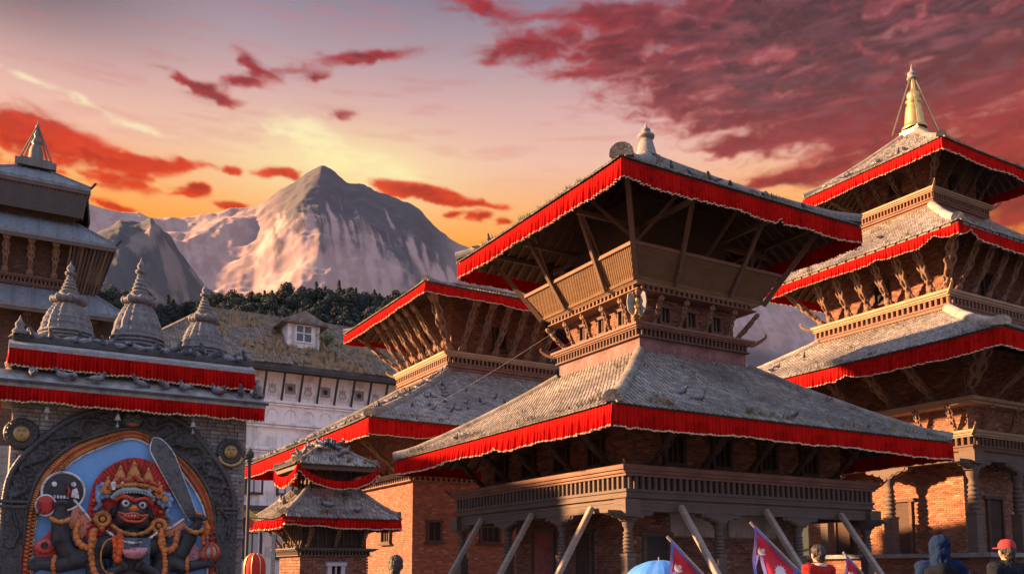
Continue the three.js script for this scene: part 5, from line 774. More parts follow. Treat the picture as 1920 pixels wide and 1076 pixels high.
// ---------------------------------------------------------------- the far pagoda with metal roofs
const T7 = thing('pagoda_temple', 'tall dark temple with pale sheet metal roofs behind the spired shrine', 'temple', [-42.35 * 1.2, 1.5 - 1.5 * 1.2, -75 * 1.2], GRID); T7.scale.setScalar(1.2);
{
  mesh('plinth', [box(24, 4, 24, 0, 2, 0), box(19, 4, 19, 0, 6, 0), box(16, 3, 16, 0, 9.5, 0)], M.stone, T7);
  const sheet = (a, y, b, yt, step) => {
    const gs = [], seams = []; for (let k = 0; k < 4; k++) { const s = sideMatrix(k); const g = new THREE.BufferGeometry(); const p = [[-a, y, a], [a, y, a], [b, yt, b], [-b, yt, b], [-a, y - 0.28, a], [a, y - 0.28, a], [b, yt - 0.28, b], [-b, yt - 0.28, b]]; g.setAttribute('position', new THREE.Float32BufferAttribute(p.flat(), 3)); g.setIndex([0, 1, 2, 0, 2, 3, 4, 6, 5, 4, 7, 6, 0, 4, 5, 0, 5, 1]); gs.push(toCreasedNormals(g, 0.3).applyMatrix4(s)); }
    const r = mesh('roof', gs, M.metal, T7);
    for (let k = 0; k < 2; k++) for (let x = -a + step / 2; x < a; x += step) { const f = clamp((a - Math.abs(x)) / (a - b)), q = mesh('seam', metreUV(beam([x, y + 0.02, a], [x, mix(y, yt, f) + 0.02, mix(a, b, f)], 0.12, 0.1)), M.metal, r); onSide(q, k); }
    for (let k = 0; k < 4; k++) { onSide(mesh('hip_ridge', metreUV(beam([-a, y + 0.04, a], [-b, yt + 0.04, b], 0.22, 0.18)), M.metal, r), k); onSide(mesh('eave_board', metreUV(box(2 * a, 0.34, 0.12, 0, y - 0.4, a - 0.1)), M.woodGrey, r), k); onSide(mesh('eave_horn', metreUV(beam([-a, y, a], [-a - 0.35, y + 0.42, a + 0.35], 0.16, 0.1)), M.woodBlack, r), k); }
  };
  sheet(4.25, 34.3, 0.9, 36.5, 1.0); sheet(6.3, 28.9, 3.4, 31.2, 1.25); sheet(7.4, 22.55, 5.0, 24.6, 1.4);
  mesh('top_skirt', [...[0, 1, 2, 3].map((k) => extrude([[-4.1, 0], [4.1, 0], [3.75, -2.5], [-3.75, -2.5]], 0.12).rotateX(-0.12).translate(0, 33.9, 3.95).applyMatrix4(sideMatrix(k)))], M.woodBlack, T7);
  for (let k = 0; k < 2; k++) for (let i = -12; i <= 12; i++) onSide(mesh('slat', metreUV(beam([i * 0.31, 31.45, 3.82], [i * 0.335, 33.9, 4.16], 0.09, 0.06)), M.woodMid, T7), k);
  brickWall(T7, 3.3, 30.5, 34, { seed: 91, name: 'top_wall', tone: [0.17, 0.085, 0.065] });
  brickWall(T7, 4.4, 24.2, 29.5, { seed: 92, name: 'middle_wall', spread: 0.25, tone: [0.17, 0.085, 0.065] });
  cornice(T7, 5.0, 25.6, 0.9, { step: 0.3, dh: 0.34, m: M.woodMid, md: M.woodMid });
  for (const k of [0, 1]) for (const x of [-3.6, -1.8, 0, 1.8, 3.6]) strut(T7, k, x, 4.6, 25.7, 5.8, 28.6, 1.6, M.carved);
  for (const k of [0, 1, 3]) for (let i = 0; i < 11; i++) { const t = i / 10, x0 = mix(2.6, 4.95, t), x1 = mix(2.9, 6.0, t); onSide(mesh('eave_slat', metreUV(beam([x0, 25.0 - t * 0.6, 5.0], [x1, 28.5, 6.0], 0.17, 0.06, V(0, 0, 1))), i % 3 ? M.woodDark : M.woodMid, T7), k); if (k !== 3) onSide(mesh('eave_slat', metreUV(beam([-x0, 25.0 - t * 0.6, 5.0], [-x1, 28.5, 6.0], 0.17, 0.06, V(0, 0, 1))), i % 3 ? M.woodDark : M.woodMid, T7), k); }
  mesh('red_band', metreUV(box(9.4, 0.5, 9.4, 0, 24.4, 0)), stone([0.4, 0.12, 0.1]), T7);
  brickWall(T7, 5.6, 11, 22.8, { seed: 93, name: 'lower_wall', spread: 0.25, tone: [0.17, 0.085, 0.065] });
  for (const k of [0, 1]) for (const x of [-4.8, -2.4, 0, 2.4, 4.8]) strut(T7, k, x, 5.7, 19.5, 6.9, 22.1, 1.6, M.woodDark);
  mesh('finial', [box(3.2, 0.6, 3.2, 0, 36.7, 0), box(2.4, 0.4, 2.4, 0, 37.1, 0), lathe([[0.8, 0], [0.82, 0.2], [0.6, 0.4], [0.56, 1.2], [0.4, 1.7], [0.3, 1.8], [0.42, 2.0], [0.3, 2.3], [0.2, 2.5], [0.28, 2.8], [0.12, 3.2], [0.2, 3.5], [0.06, 3.8], [0, 4.3]], 14, 0, 37.2, 0)], M.oldBrass, T7);
  for (let k = 0; k < 4; k++) onSide(mesh('finial_stay', metreUV(beam([-1.25, 37.1, 1.25], [-0.1, 40.6, 0.1], 0.1, 0.1)), M.oldBrass, T7), k);
}
// ---------------------------------------------------------------- mountains: [azimuth, elevation] of the crest in degrees
const polar = (az, d, y) => V(Math.sin(az * DEG) * d, y, -Math.cos(az * DEG) * d);
const along = (list, a) => { if (a <= list[0][0]) return list[0][1]; for (let i = 1; i < list.length; i++) if (a <= list[i][0]) { const t = (a - list[i - 1][0]) / (list[i][0] - list[i - 1][0]); return mix(list[i - 1][1], list[i][1], t); } return list[list.length - 1][1]; };
const ridged = (x, y, n) => { let s = 0, w = 0.5, t = 0; for (let i = 0; i < n; i++) { s += w * (1 - Math.abs(2 * vnoise(x, y) - 1)); t += w; x = x * 2.1 + 5.2; y = y * 2.1 + 1.7; w *= 0.5; } return s / t; };
function range(name, crest, dist, depth, az0, az1, na, nr, o) {
  const pos = [], col = [], idx = [], pts = [];
  for (let j = 0; j <= nr; j++) for (let i = 0; i <= na; i++) {
    const az = mix(az0, az1, i / na), v = j / nr, d = mix(dist - depth, dist + depth * 0.35, v), tv = clamp((d - (dist - depth)) / depth), ct = Math.tan(along(crest, az) * DEG) * dist;
    const face = d <= dist ? tv ** o.pow : 1 - (d - dist) / (depth * 0.35) * 0.5;
    const kx = Math.sin(az * DEG) * d / 1000 * o.fr, kz = Math.cos(az * DEG) * d / 1000 * o.fr, rg = ridged(kx + 4.3, kz + 1.1, 6) - 0.5, fine = ridged(kx * 4.1 + 2, kz * 4.1 + 9, 4) - 0.5;
    const amp = o.amp * (d <= dist ? Math.sin(Math.PI * Math.min(1, tv) ** 1.1) * 0.92 + 0.08 : 0.08);
    const y = ct * face + amp * rg + amp * 0.2 * fine + o.rough * (ridged(kx * 6, kz * 6, 5) - 0.6) * smooth(0.4, 1, tv);
    const p = polar(az, d, Math.max(-5, y)); pos.push(p.x, p.y, p.z); pts.push([az, v, tv, y / (ct || 1), rg, fine]);
  }
  const w = na + 1; for (let j = 0; j < nr; j++) for (let i = 0; i < na; i++) { const p = j * w + i; idx.push(p, p + 1, p + w, p + 1, p + w + 1, p + w); }
  const g = new THREE.BufferGeometry(); g.setAttribute('position', new THREE.Float32BufferAttribute(pos, 3)); g.setIndex(idx); g.computeVertexNormals();
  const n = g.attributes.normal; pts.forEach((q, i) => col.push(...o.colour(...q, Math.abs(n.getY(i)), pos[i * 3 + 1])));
  g.setAttribute('color', new THREE.Float32BufferAttribute(col, 3));
  const m = shade(new THREE.Mesh(g, mat([1, 1, 1], { vertexColors: true, roughness: 0.95 }))); m.name = name; m.userData = { kind: 'structure' }; scene.add(m); return m;
}
const GLOW_SNOW = [0.43, 0.29, 0.265], ROCK = [0.06, 0.06, 0.072], ROCK2 = [0.085, 0.08, 0.092], GLOW_SCREE = [0.32, 0.21, 0.19];  // salmon alpenglow is painted into the snow and scree colours
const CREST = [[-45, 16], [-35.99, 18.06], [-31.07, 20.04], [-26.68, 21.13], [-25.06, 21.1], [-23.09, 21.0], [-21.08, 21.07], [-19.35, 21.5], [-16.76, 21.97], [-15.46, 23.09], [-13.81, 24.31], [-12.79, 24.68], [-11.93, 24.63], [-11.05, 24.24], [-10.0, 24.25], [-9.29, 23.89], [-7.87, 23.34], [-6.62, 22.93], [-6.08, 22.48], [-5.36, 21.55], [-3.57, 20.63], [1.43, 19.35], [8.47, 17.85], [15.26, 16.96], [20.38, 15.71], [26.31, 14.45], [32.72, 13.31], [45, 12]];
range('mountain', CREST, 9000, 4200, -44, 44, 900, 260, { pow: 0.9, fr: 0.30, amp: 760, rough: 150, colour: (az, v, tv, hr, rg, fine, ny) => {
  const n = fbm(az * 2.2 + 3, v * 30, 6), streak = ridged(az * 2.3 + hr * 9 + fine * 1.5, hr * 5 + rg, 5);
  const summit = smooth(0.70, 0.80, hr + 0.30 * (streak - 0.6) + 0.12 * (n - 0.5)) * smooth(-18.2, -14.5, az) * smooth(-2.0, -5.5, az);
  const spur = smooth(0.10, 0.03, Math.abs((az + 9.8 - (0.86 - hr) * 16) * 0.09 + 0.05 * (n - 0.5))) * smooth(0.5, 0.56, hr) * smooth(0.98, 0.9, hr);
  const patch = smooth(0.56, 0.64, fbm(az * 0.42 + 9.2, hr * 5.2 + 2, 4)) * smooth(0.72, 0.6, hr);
  let c = mix3(GLOW_SNOW, GLOW_SCREE, smooth(0.42, 0.62, n * 0.6 + streak * 0.35) * 0.85);
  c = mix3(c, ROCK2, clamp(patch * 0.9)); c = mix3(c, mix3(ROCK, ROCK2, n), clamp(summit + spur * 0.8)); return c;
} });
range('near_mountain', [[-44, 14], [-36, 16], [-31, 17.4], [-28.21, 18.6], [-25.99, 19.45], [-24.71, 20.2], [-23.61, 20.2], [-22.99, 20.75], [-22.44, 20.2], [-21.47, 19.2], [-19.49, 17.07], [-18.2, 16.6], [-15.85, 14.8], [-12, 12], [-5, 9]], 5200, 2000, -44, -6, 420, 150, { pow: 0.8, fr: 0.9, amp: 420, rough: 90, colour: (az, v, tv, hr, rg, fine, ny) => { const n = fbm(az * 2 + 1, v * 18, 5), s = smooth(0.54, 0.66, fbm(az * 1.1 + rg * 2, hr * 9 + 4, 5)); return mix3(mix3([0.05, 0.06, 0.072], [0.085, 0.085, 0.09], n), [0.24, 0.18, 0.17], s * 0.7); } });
// ---------------------------------------------------------------- wooded hill
const HILL = [[-40, 15.2], [-28.11, 15.6], [-25.25, 15.5], [-21.31, 15.0], [-18.2, 16.1], [-16.58, 16.3], [-13.94, 16.7], [-12.6, 16.9], [-10.54, 16.7], [-9.16, 16.6], [-7.78, 16.7], [-3.55, 16.4], [1.42, 15.1], [8.4, 13.0], [15.12, 11.6], [18.34, 11.1], [30, 9], [42, 8]];
range('wooded_hill', HILL, 420, 190, -42, 42, 240, 60, { pow: 0.95, fr: 14, amp: 7, rough: 2, colour: (az, v) => { const n = fbm(az * 3, v * 30, 4); return [0.05 + 0.03 * n, 0.055 + 0.03 * n, 0.03 + 0.02 * n]; } });
{
  const r = rng(808), leaf = (n, rx, ry, rz, y0, size, seed) => { const q = rng(seed), L = []; for (let i = 0; i < n; i++) { const a = q() * 6.28, t = Math.acos(2 * q() - 1), rad = 0.55 + 0.5 * q() ** 0.5 * (0.7 + 0.6 * vnoise(a * 1.4 + seed, t * 2)); const w = V(Math.cos(a) * Math.sin(t), Math.cos(t), Math.sin(a) * Math.sin(t)), c = plain(new THREE.CircleGeometry(size * (0.5 + 0.7 * q()), 5)), tilt = V(q() - 0.5, q() - 0.5, q() - 0.5).multiplyScalar(1.1); c.applyQuaternion(new THREE.Quaternion().setFromUnitVectors(V(0, 0, 1), w.clone().add(tilt).normalize())); L.push(c.translate(w.x * rx * rad, y0 + w.y * ry * rad, w.z * rz * rad)); } return L; };
  const broad = merge([rod([0, 0, 0], [0, 6, 0], 0.35, 0.2, 5), rod([0, 3.5, 0], [2, 7, 0.6], 0.18, 0.08, 4), rod([0, 3.8, 0], [-1.8, 6.8, -0.8], 0.18, 0.08, 4), ...leaf(320, 3.4, 2.8, 3.4, 7.2, 0.42, 3), ...leaf(130, 2, 1.6, 2, 9.2, 0.36, 4), ...leaf(120, 1.9, 1.5, 1.9, 5.6, 0.36, 6).map((g) => g.translate(2.1, 0, 0.6))]);
  const pine = merge([rod([0, 0, 0], [0, 12, 0], 0.3, 0.06, 5), ...[...Array(9)].flatMap((_, i) => leaf(26, 2.3 - i * 0.22, 0.7, 2.3 - i * 0.22, 3 + i * 1.1, 0.5, 20 + i))]);
  const put = (geo, n, name, seed, lo, hi) => {
    const q = rng(seed), places = [], cols = []; let guard = 0;
    while (places.length < n && guard++ < n * 6) { const az = -31 + 55 * q(), tv = q() ** 0.35, d = 230 + 190 * tv + (q() - 0.3) * 12, ct = Math.tan(along(HILL, az) * DEG) * 420, y = ct * clamp((d - 230) / 190, 0, 1) ** 0.95; if (az > 3 && q() > 0.5) continue; const s = lo + (hi - lo) * q(); places.push(new THREE.Matrix4().compose(polar(az, d, y - 1.5), new THREE.Quaternion().setFromEuler(new THREE.Euler(0, q() * 6.28, 0)), V(s, s * (0.85 + 0.4 * q()), s))); const g = 0.6 + 0.8 * q(); cols.push(rgb(0.030 * g, 0.042 * g, 0.036 * g)); }
    const o = instances(name, geo, mat([1, 1, 1], { roughness: 1 }), places, scene, (i) => cols[i]); o.userData = { kind: 'stuff', label: name === 'pine_wood' ? 'dark conifers among the wooded hillside below the mountain' : 'dark broadleaf wood covering the hill below the mountain', category: 'wood' };
  };
  put(broad, 2600, 'broadleaf_wood', 71, 0.6, 1.05); put(pine, 420, 'pine_wood', 72, 0.6, 1.0);
  const p = polar(-7.75, 415, 0), o = thing('pine_tree', 'tall dark tree standing clear on the wooded hill crest', 'tree', [p.x, Math.tan(16.6 * DEG) * 412 - 1, p.z]);
  mesh('trunk', metreUV(rod([0, 0, 0], [0, 13, 0], 0.35, 0.08, 6)), M.woodDark, o); mesh('crown', [...[...Array(9)].flatMap((_, i) => leaf(40, 3.0 - Math.abs(i - 3) * 0.34, 0.9, 3.0 - Math.abs(i - 3) * 0.34, 3.5 + i * 1.1, 0.6, 120 + i))], mat([0.05, 0.065, 0.04]), o); o.scale.setScalar(0.95);
}

scene.fog = new THREE.FogExp2(new THREE.Color().setRGB(0.95, 0.78, 0.74), 0.0000015);
// ---------------------------------------------------------------- flags on slanting poles
function pennantFlag(px, py, d, size, lean, label) {
  const top = polarPixel(px, py, d), o = thing('pennant_flag', label, 'flag', [top.x, 0, top.z], 0, 'red double pennant flags');
  const A = V(0, top.y, 0), dir = V(Math.cos(-lean), Math.sin(-lean), 0), nrm = V(Math.sin(-lean), -Math.cos(-lean), 0);   // dir: down the hoist; nrm: towards the pennant points
  const at = (u, v, z = 0) => A.clone().addScaledVector(dir, u * size).addScaledVector(nrm, v * size).add(V(0, 0, z));
  const wave = (u, v) => 0.09 * size * Math.sin(u * 6 + v * 5) * (0.3 + v) + 0.05 * size * Math.sin(v * 11 - u * 4 + 1);
  const shape = [[0, 0], [0.72, 0.72], [0.46, 0.30], [1.18, 0.80], [1.18, 0.0]];
  const sheet = (pts, z) => { const s = new THREE.Shape(pts.map(([u, v]) => new THREE.Vector2(u, v))), g = new THREE.ShapeGeometry(s), q = []; // fine triangles so that the cloth can wave
    let tri = []; const p = g.attributes.position, ix = g.index.array; for (let i = 0; i < ix.length; i += 3) tri.push([0, 1, 2].map((k) => [p.getX(ix[i + k]), p.getY(ix[i + k])]));
    for (let n = 0; n < 3; n++) tri = tri.flatMap(([a, b, c]) => { const m = (x, y) => [(x[0] + y[0]) / 2, (x[1] + y[1]) / 2], ab = m(a, b), bc = m(b, c), ca = m(c, a); return [[a, ab, ca], [ab, b, bc], [ca, bc, c], [ab, bc, ca]]; });
    for (const t of tri) for (const [u, v] of t) { const w = at(u, v, wave(u, v) + z); q.push(w.x, w.y, w.z); }
    const out = new THREE.BufferGeometry(); out.setAttribute('position', new THREE.Float32BufferAttribute(q, 3)); const mg = mergeVertices(out, 1e-5); mg.computeVertexNormals(); return plain(mg); };
  mesh('cloth', [sheet(shape, 0)], mat([0.66, 0.02, 0.045], { map: T_CLOTH, roughness: 0.7 }), o);
  const bs = [[[0, 0], [0.72, 0.72], [0.66, 0.58], [0.10, 0.045]], [[0.72, 0.72], [0.46, 0.30], [0.42, 0.34], [0.62, 0.60]], [[0.46, 0.30], [1.18, 0.80], [1.12, 0.70], [0.55, 0.30]], [[1.18, 0.8], [1.18, 0], [1.12, 0], [1.12, 0.74]], [[0, 0], [1.18, 0], [1.18, 0.05], [0.06, 0.045]]];
  mesh('border', bs.flatMap((b) => [sheet(b, 0.006), sheet(b, -0.006)]), mat([0.14, 0.16, 0.56], { map: T_CLOTH, roughness: 0.7 }), o);
  const moon = [...Array(13)].map((_, i) => { const a = Math.PI * i / 12; return [0.44 - 0.09 * Math.cos(a), 0.215 + 0.085 * Math.sin(a)]; }).concat([...Array(11)].map((_, i) => { const a = Math.PI * (1 - i / 10); return [0.44 - 0.082 * Math.cos(a), 0.215 + 0.02 * Math.sin(a)]; }));
  const star = (cx, cy, R, r2, n) => [...Array(n * 2)].map((_, i) => { const a = Math.PI * i / n, q = i % 2 ? r2 : R; return [cx + Math.cos(a) * q, cy + Math.sin(a) * q]; });
  mesh('moon_emblem', [0.008, -0.008].flatMap((z) => [sheet(moon, z), sheet(star(0.44, 0.215, 0.05, 0.03, 8), z)]), mat([0.85, 0.8, 0.84], { map: T_CLOTH }), o);
  mesh('sun_emblem', [0.008, -0.008].map((z) => sheet(star(0.93, 0.26, 0.13, 0.085, 12), z)), mat([0.85, 0.8, 0.84], { map: T_CLOTH }), o);
  const foot = A.clone().addScaledVector(dir, A.y / -dir.y); mesh('pole', metreUV(rod([A.x - dir.x * 0.05, A.y - dir.y * 0.05, 0], [foot.x, 0, 0], 0.017, 0.017, 7)), M.prop, o);
}
function polarPixel(px, py, d) { const p = 6.5 * DEG, u = (px - 960) / FOCAL, v = (AXIS_ROW - py) / FOCAL, k = d / (Math.cos(p) - v * Math.sin(p)); return V(u * k, EYE + (Math.sin(p) + v * Math.cos(p)) * k, -d); }   // where a thing of the square stands, from a survey of the photograph
pennantFlag(1257, 1012, 10, 0.66, 0.82, 'red double pennant flag beside the blue parasol');
pennantFlag(1413, 985, 10.8, 0.66, 0.8, 'red double pennant flag with clear white moon and sun, between two shaded props');
pennantFlag(1586, 1040, 13.5, 0.6, 0.85, 'red double pennant flag in front of the sunlit arcade');
{
  const p = polarPixel(1236, 1050, 12), o = thing('parasol', 'blue domed parasol beside a red pennant flag', 'parasol', [p.x, 0, p.z]), top = p.y;
  const g = lathe([...Array(11)].map((_, i) => { const t = i / 10; return [0.5 * Math.sin(t * 1.35) / Math.sin(1.35), top - 0.3 * (1 - Math.cos(t * 1.35)) / (1 - Math.cos(1.35))]; }), 32), q = g.attributes.position;
  for (let i = 0; i < q.count; i++) { const a = Math.atan2(q.getZ(i), q.getX(i)), r = Math.hypot(q.getX(i), q.getZ(i)); q.setY(i, q.getY(i) - 0.05 * r * (1 - Math.abs(Math.cos(a * 4))) + 0.02 * (fbm(q.getX(i) * 8, q.getZ(i) * 8, 3) - 0.5)); }
  g.computeVertexNormals(); mesh('canopy', metreUV(g), mat([0.07, 0.28, 0.80], { map: T_CLOTH, roughness: 0.5 }), o);
  for (let i = 0; i < 8; i++) { const a = i * Math.PI / 4; mesh('rib', metreUV(tube([[0, top - 0.02, 0], [Math.cos(a) * 0.27, top - 0.1, Math.sin(a) * 0.27], [Math.cos(a) * 0.48, top - 0.3, Math.sin(a) * 0.48]], 0.006, 8, 4)), M.metal, o); }
  mesh('pole', metreUV(rod([0, 0, 0], [0, top + 0.04, 0], 0.016, 0.012, 7)), M.metal, o);
}
{
  const p = polarPixel(478, 1036, 15), o = thing('ceremonial_parasol', 'closed round red cloth parasol with gold stripes beside the black lamp post', 'parasol', [p.x, 0, p.z]), t = p.y;
  mesh('cloth', [lathe([[0, t], [0.07, t - 0.02], [0.14, t - 0.09], [0.175, t - 0.2], [0.175, t - 0.36], [0.15, t - 0.5], [0.10, t - 0.58], [0.03, t - 0.6]], 20)], mat([0.55, 0.02, 0.02], { map: T_CLOTH }), o);
  mesh('gold_stripes', [...Array(8)].map((_, i) => { const a = i * Math.PI / 4; return tube([[0.07, t - 0.02], [0.145, t - 0.09], [0.18, t - 0.2], [0.18, t - 0.36], [0.155, t - 0.5]].map(([r, y]) => [Math.cos(a) * r, y, Math.sin(a) * r]), 0.01, 14, 5); }), M.gold, o);
  mesh('pole', metreUV(rod([0, 0, 0], [0, t - 0.58, 0], 0.02, 0.02, 7)), M.woodMid, o);
}
{
  const p = polarPixel(468, 846, 17), o = thing('lamp_post', 'slim black post with a ball finial beside the spired shrine', 'post', [p.x, 0, p.z]);
  mesh('shaft', [lathe([[0.09, 0], [0.09, 0.3], [0.05, 0.36], [0.032, 0.5], [0.03, p.y - 0.2]], 10), rod([-0.03, 2.5, 0], [0.9, 2.42, 0], 0.012, 0.012, 5)], M.blackWood, o); mesh('ball_finial', metreUV(lathe([[0.03, -0.22], [0.06, -0.2], [0.03, -0.17], [0.07, -0.12], [0.085, -0.06], [0.06, 0], [0.02, 0.04], [0, 0.1]], 12, 0, p.y, 0)), M.blackWood, o);
  const f = thing('prayer_flag', 'little yellow and red flag tied to the black post', 'flag', [p.x, 0, p.z]);
  mesh('yellow_cloth', [extrude([[0.02, 2.66], [0.2, 2.5], [0.14, 2.42], [0.03, 2.5]], 0.008)], mat([0.7, 0.5, 0.08], { map: T_CLOTH }), f); mesh('red_cloth', [extrude([[0.03, 2.495], [0.135, 2.415], [0.1, 2.28], [-0.02, 2.34]], 0.008)], mat([0.6, 0.05, 0.03], { map: T_CLOTH }), f);
}
{ const p = polarPixel(512, 1004, 18), o = thing('wooden_pole', 'plain pale wooden pole standing beside the small shrine', 'pole', [p.x, 0, p.z]); mesh('shaft', metreUV(rod([0, 0, 0], [0.01, p.y, 0], 0.045, 0.04, 8)), M.prop, o); mesh('cap', metreUV(lathe([[0.045, 0], [0.055, 0.02], [0.03, 0.05], [0, 0.06]], 8, 0.01, p.y, 0)), M.prop, o); }
// cables
for (const [a, b, sag, lab] of [[polarPixel(1040, 622, 26), polarPixel(752, 790, 45), 0.5, 'thin pale cable strung from the lattice temple across the pigeon roof'], [polarPixel(545, 745, 72), polarPixel(602, 792, 56), 0.3, 'thin dark cable running down across the white palace front']]) {
  const pts = [...Array(13)].map((_, i) => { const t = i / 12, p = a.clone().lerp(b, t); return [p.x, p.y - sag * 4 * t * (1 - t) * 0.3, p.z]; }); one('cable', metreUV(tube(pts, 0.0035, 40, 5)), lab.includes('dark') ? M.blackWood : M.stone, lab, 'cable');
}
// ---------------------------------------------------------------- people in the square
function ruffle(g, amp = 0.022, fx = 6, fy = 30) { const p = g.attributes.position, n = g.attributes.normal; for (let i = 0; i < p.count; i++) { const x = p.getX(i), y = p.getY(i), z = p.getZ(i), k = amp * (fbm(Math.atan2(x, z) * fx + 20, y * fy, 3) - 0.5); p.setXYZ(i, x + n.getX(i) * k, y + n.getY(i) * k, z + n.getZ(i) * k); } g.computeVertexNormals(); return metreUV(g); }
function person(px, py, d, turn, label, o) {
  const p = polarPixel(px, py, d), H_ = p.y, k = H_ / 1.75, g = thing('person', label, 'person', [p.x, 0, p.z], turn);
  const j = { hip: [0.09, 0.92], knee: [0.1, 0.5], ankle: [0.1, 0.09] }, st = o.stride ?? 0.18, B = [], C = [], T = [], add = (L, a, ra, b, rb) => L.push([...a, ra, ...b, rb]);
  for (const s of [-1, 1]) {
    const f = s * st, hip = [s * 0.09, 0.92, 0], kn = [s * 0.1, 0.5, f * 0.75 + 0.03], an = [s * 0.1, 0.09, f * 1.3 - 0.04], toe = [s * 0.12, 0.04, f * 1.3 + 0.14];
    add(B, hip, 0.085, kn, 0.055); add(B, kn, 0.054, an, 0.036); add(B, an, 0.04, toe, 0.035); add(T, hip, 0.1, kn, 0.07); add(T, kn, 0.07, [an[0], 0.12, an[2]], 0.06);
    const sh = [s * 0.19, 1.42, 0], el = [s * 0.25, 1.14, -f * 0.4 - 0.02], wr = [s * 0.23, 0.9, -f * 0.8 + 0.1];
    add(B, sh, 0.055, el, 0.043); add(B, el, 0.042, wr, 0.028); add(C, sh, 0.08, el, 0.065); add(C, el, 0.063, wr, 0.048);
    const pm = [wr[0] - s * 0.005, wr[1] - 0.08, wr[2] + 0.02]; add(B, wr, 0.03, pm, 0.036);
    for (let i = 0; i < 4; i++) { const z = pm[2] - 0.03 + i * 0.021, L = [0.07, 0.085, 0.08, 0.06][i]; add(B, [pm[0], pm[1] - 0.02, z], 0.0095, [pm[0] - s * 0.012, pm[1] - 0.02 - L * 0.6, z], 0.009); add(B, [pm[0] - s * 0.012, pm[1] - 0.02 - L * 0.6, z], 0.009, [pm[0] - s * 0.03, pm[1] - 0.02 - L, z], 0.0075); }
    add(B, [pm[0], pm[1] + 0.03, pm[2] + 0.03], 0.011, [pm[0] - s * 0.015, pm[1] - 0.03, pm[2] + 0.06], 0.009);
  }
  add(B, [0, 0.95, 0], 0.13, [0, 1.2, 0], 0.12); add(B, [0, 1.2, 0], 0.13, [0, 1.38, 0], 0.13); add(B, [-0.13, 1.42, 0], 0.06, [0.13, 1.42, 0], 0.06); add(B, [0, 1.42, -0.01], 0.062, [0, 1.55, 0.01], 0.055);
  add(B, [0, 1.655, -0.005], 0.088, [0, 1.62, 0.015], 0.08); add(B, [0, 1.58, 0.035], 0.05, [0, 1.545, 0.055], 0.03); add(B, [0, 1.635, 0.1], 0.014, [0, 1.6, 0.118], 0.016); add(B, [0.085, 1.63, 0], 0.018, [0.085, 1.6, 0.0], 0.014); add(B, [-0.085, 1.63, 0], 0.018, [-0.085, 1.6, 0.0], 0.014);
  add(C, [0, 0.92, 0], 0.155, [0, 1.2, 0], 0.15); add(C, [0, 1.2, 0], 0.155, [0, 1.36, 0], 0.15); add(C, [-0.15, 1.42, 0], 0.085, [0.15, 1.42, 0], 0.085); add(C, [0, 1.42, 0], 0.09, [0, 1.49, 0], 0.075);
  const b = mesh('body', metreUV(body(B, 0.016, 0.02)), mat([0.46, 0.27, 0.18], { roughness: 0.6 }), g);
  mesh('jacket', ruffle(body(C, 0.02, 0.04), 0.045, 2.5, 11), fabric(o.jacket, { bumpMap: T_STONE_B, bumpScale: 0.02 }), b); mesh('trousers', metreUV(body(T, 0.022, 0.03)), mat(o.trousers ?? [0.05, 0.05, 0.06], { map: T_CLOTH }), b);
  mesh('hair', ruffle(body([[0, 1.675, -0.012, 0.093, 0, 1.69, 0.005, 0.09], [0, 1.63, -0.05, 0.07, 0, 1.58, -0.045, 0.06], [0.07, 1.66, 0.0, 0.03, 0.08, 1.62, -0.02, 0.02], [-0.07, 1.66, 0.0, 0.03, -0.08, 1.62, -0.02, 0.02], ...(o.long ? [[0, 1.6, -0.06, 0.07, 0, 1.4, -0.1, 0.05]] : [])], 0.013, 0.02)), mat([0.018, 0.015, 0.014], { roughness: 0.6 }), b);
  for (const s of [-1, 1]) { mesh('eye', [ball(0.014, s * 0.033, 1.642, 0.081, 1.3, 0.8, 0.6, 8)], mat([0.7, 0.68, 0.66]), b); mesh('iris', metreUV(ball(0.007, s * 0.033, 1.642, 0.089, 1, 1, 0.5, 6)), M.blackWood, b); }
  mesh('mouth', metreUV(ball(0.022, 0, 1.572, 0.088, 1.1, 0.25, 0.4, 8)), mat([0.38, 0.13, 0.11]), b);
  if (o.hood) mesh('hood', ruffle(body([[0, 1.68, -0.02, 0.115, 0, 1.63, -0.01, 0.112], [0, 1.56, -0.05, 0.1, 0, 1.48, -0.03, 0.12], [0, 1.5, 0.0, 0.1, 0, 1.46, 0.02, 0.1]], 0.014, 0.03), 0.03, 3, 16), fabric(o.jacket, { bumpMap: T_STONE_B, bumpScale: 0.02 }), b);
  if (o.cap) mesh('cap', [lathe([[0.001, 0.115], [0.06, 0.105], [0.096, 0.06], [0.104, 0]], 20, 0, 1.67, -0.005), box(0.13, 0.012, 0.09, 0, 1.676, 0.12)], mat(o.cap, { map: T_CLOTH }), b);
  if (o.pack) mesh('backpack', metreUV(body([[-0.1, 1.08, -0.22, 0.1, 0.1, 1.08, -0.22, 0.1], [-0.1, 1.34, -0.2, 0.09, 0.1, 1.34, -0.2, 0.09], [0, 1.08, -0.24, 0.12, 0, 1.36, -0.21, 0.11], [-0.06, 1.12, -0.34, 0.05, 0.06, 1.12, -0.34, 0.05]], 0.02, 0.03)), fabric(o.pack, { bumpMap: T_STONE_B, bumpScale: 0.02 }), b);
  if (o.scarf) mesh('scarf', [plain(new THREE.TorusGeometry(0.085, 0.035, 8, 20)).rotateX(Math.PI / 2).translate(0, 1.48, 0.01)], mat(o.scarf, { map: T_CLOTH }), b);
  b.scale.setScalar(k); return g;
}
person(1762, 1010, 11, 2.75, 'person in a dark blue hooded jacket with a backpack, before the sunlit arcade', { jacket: [0.012, 0.026, 0.075], hood: true, pack: [0.012, 0.014, 0.022] });
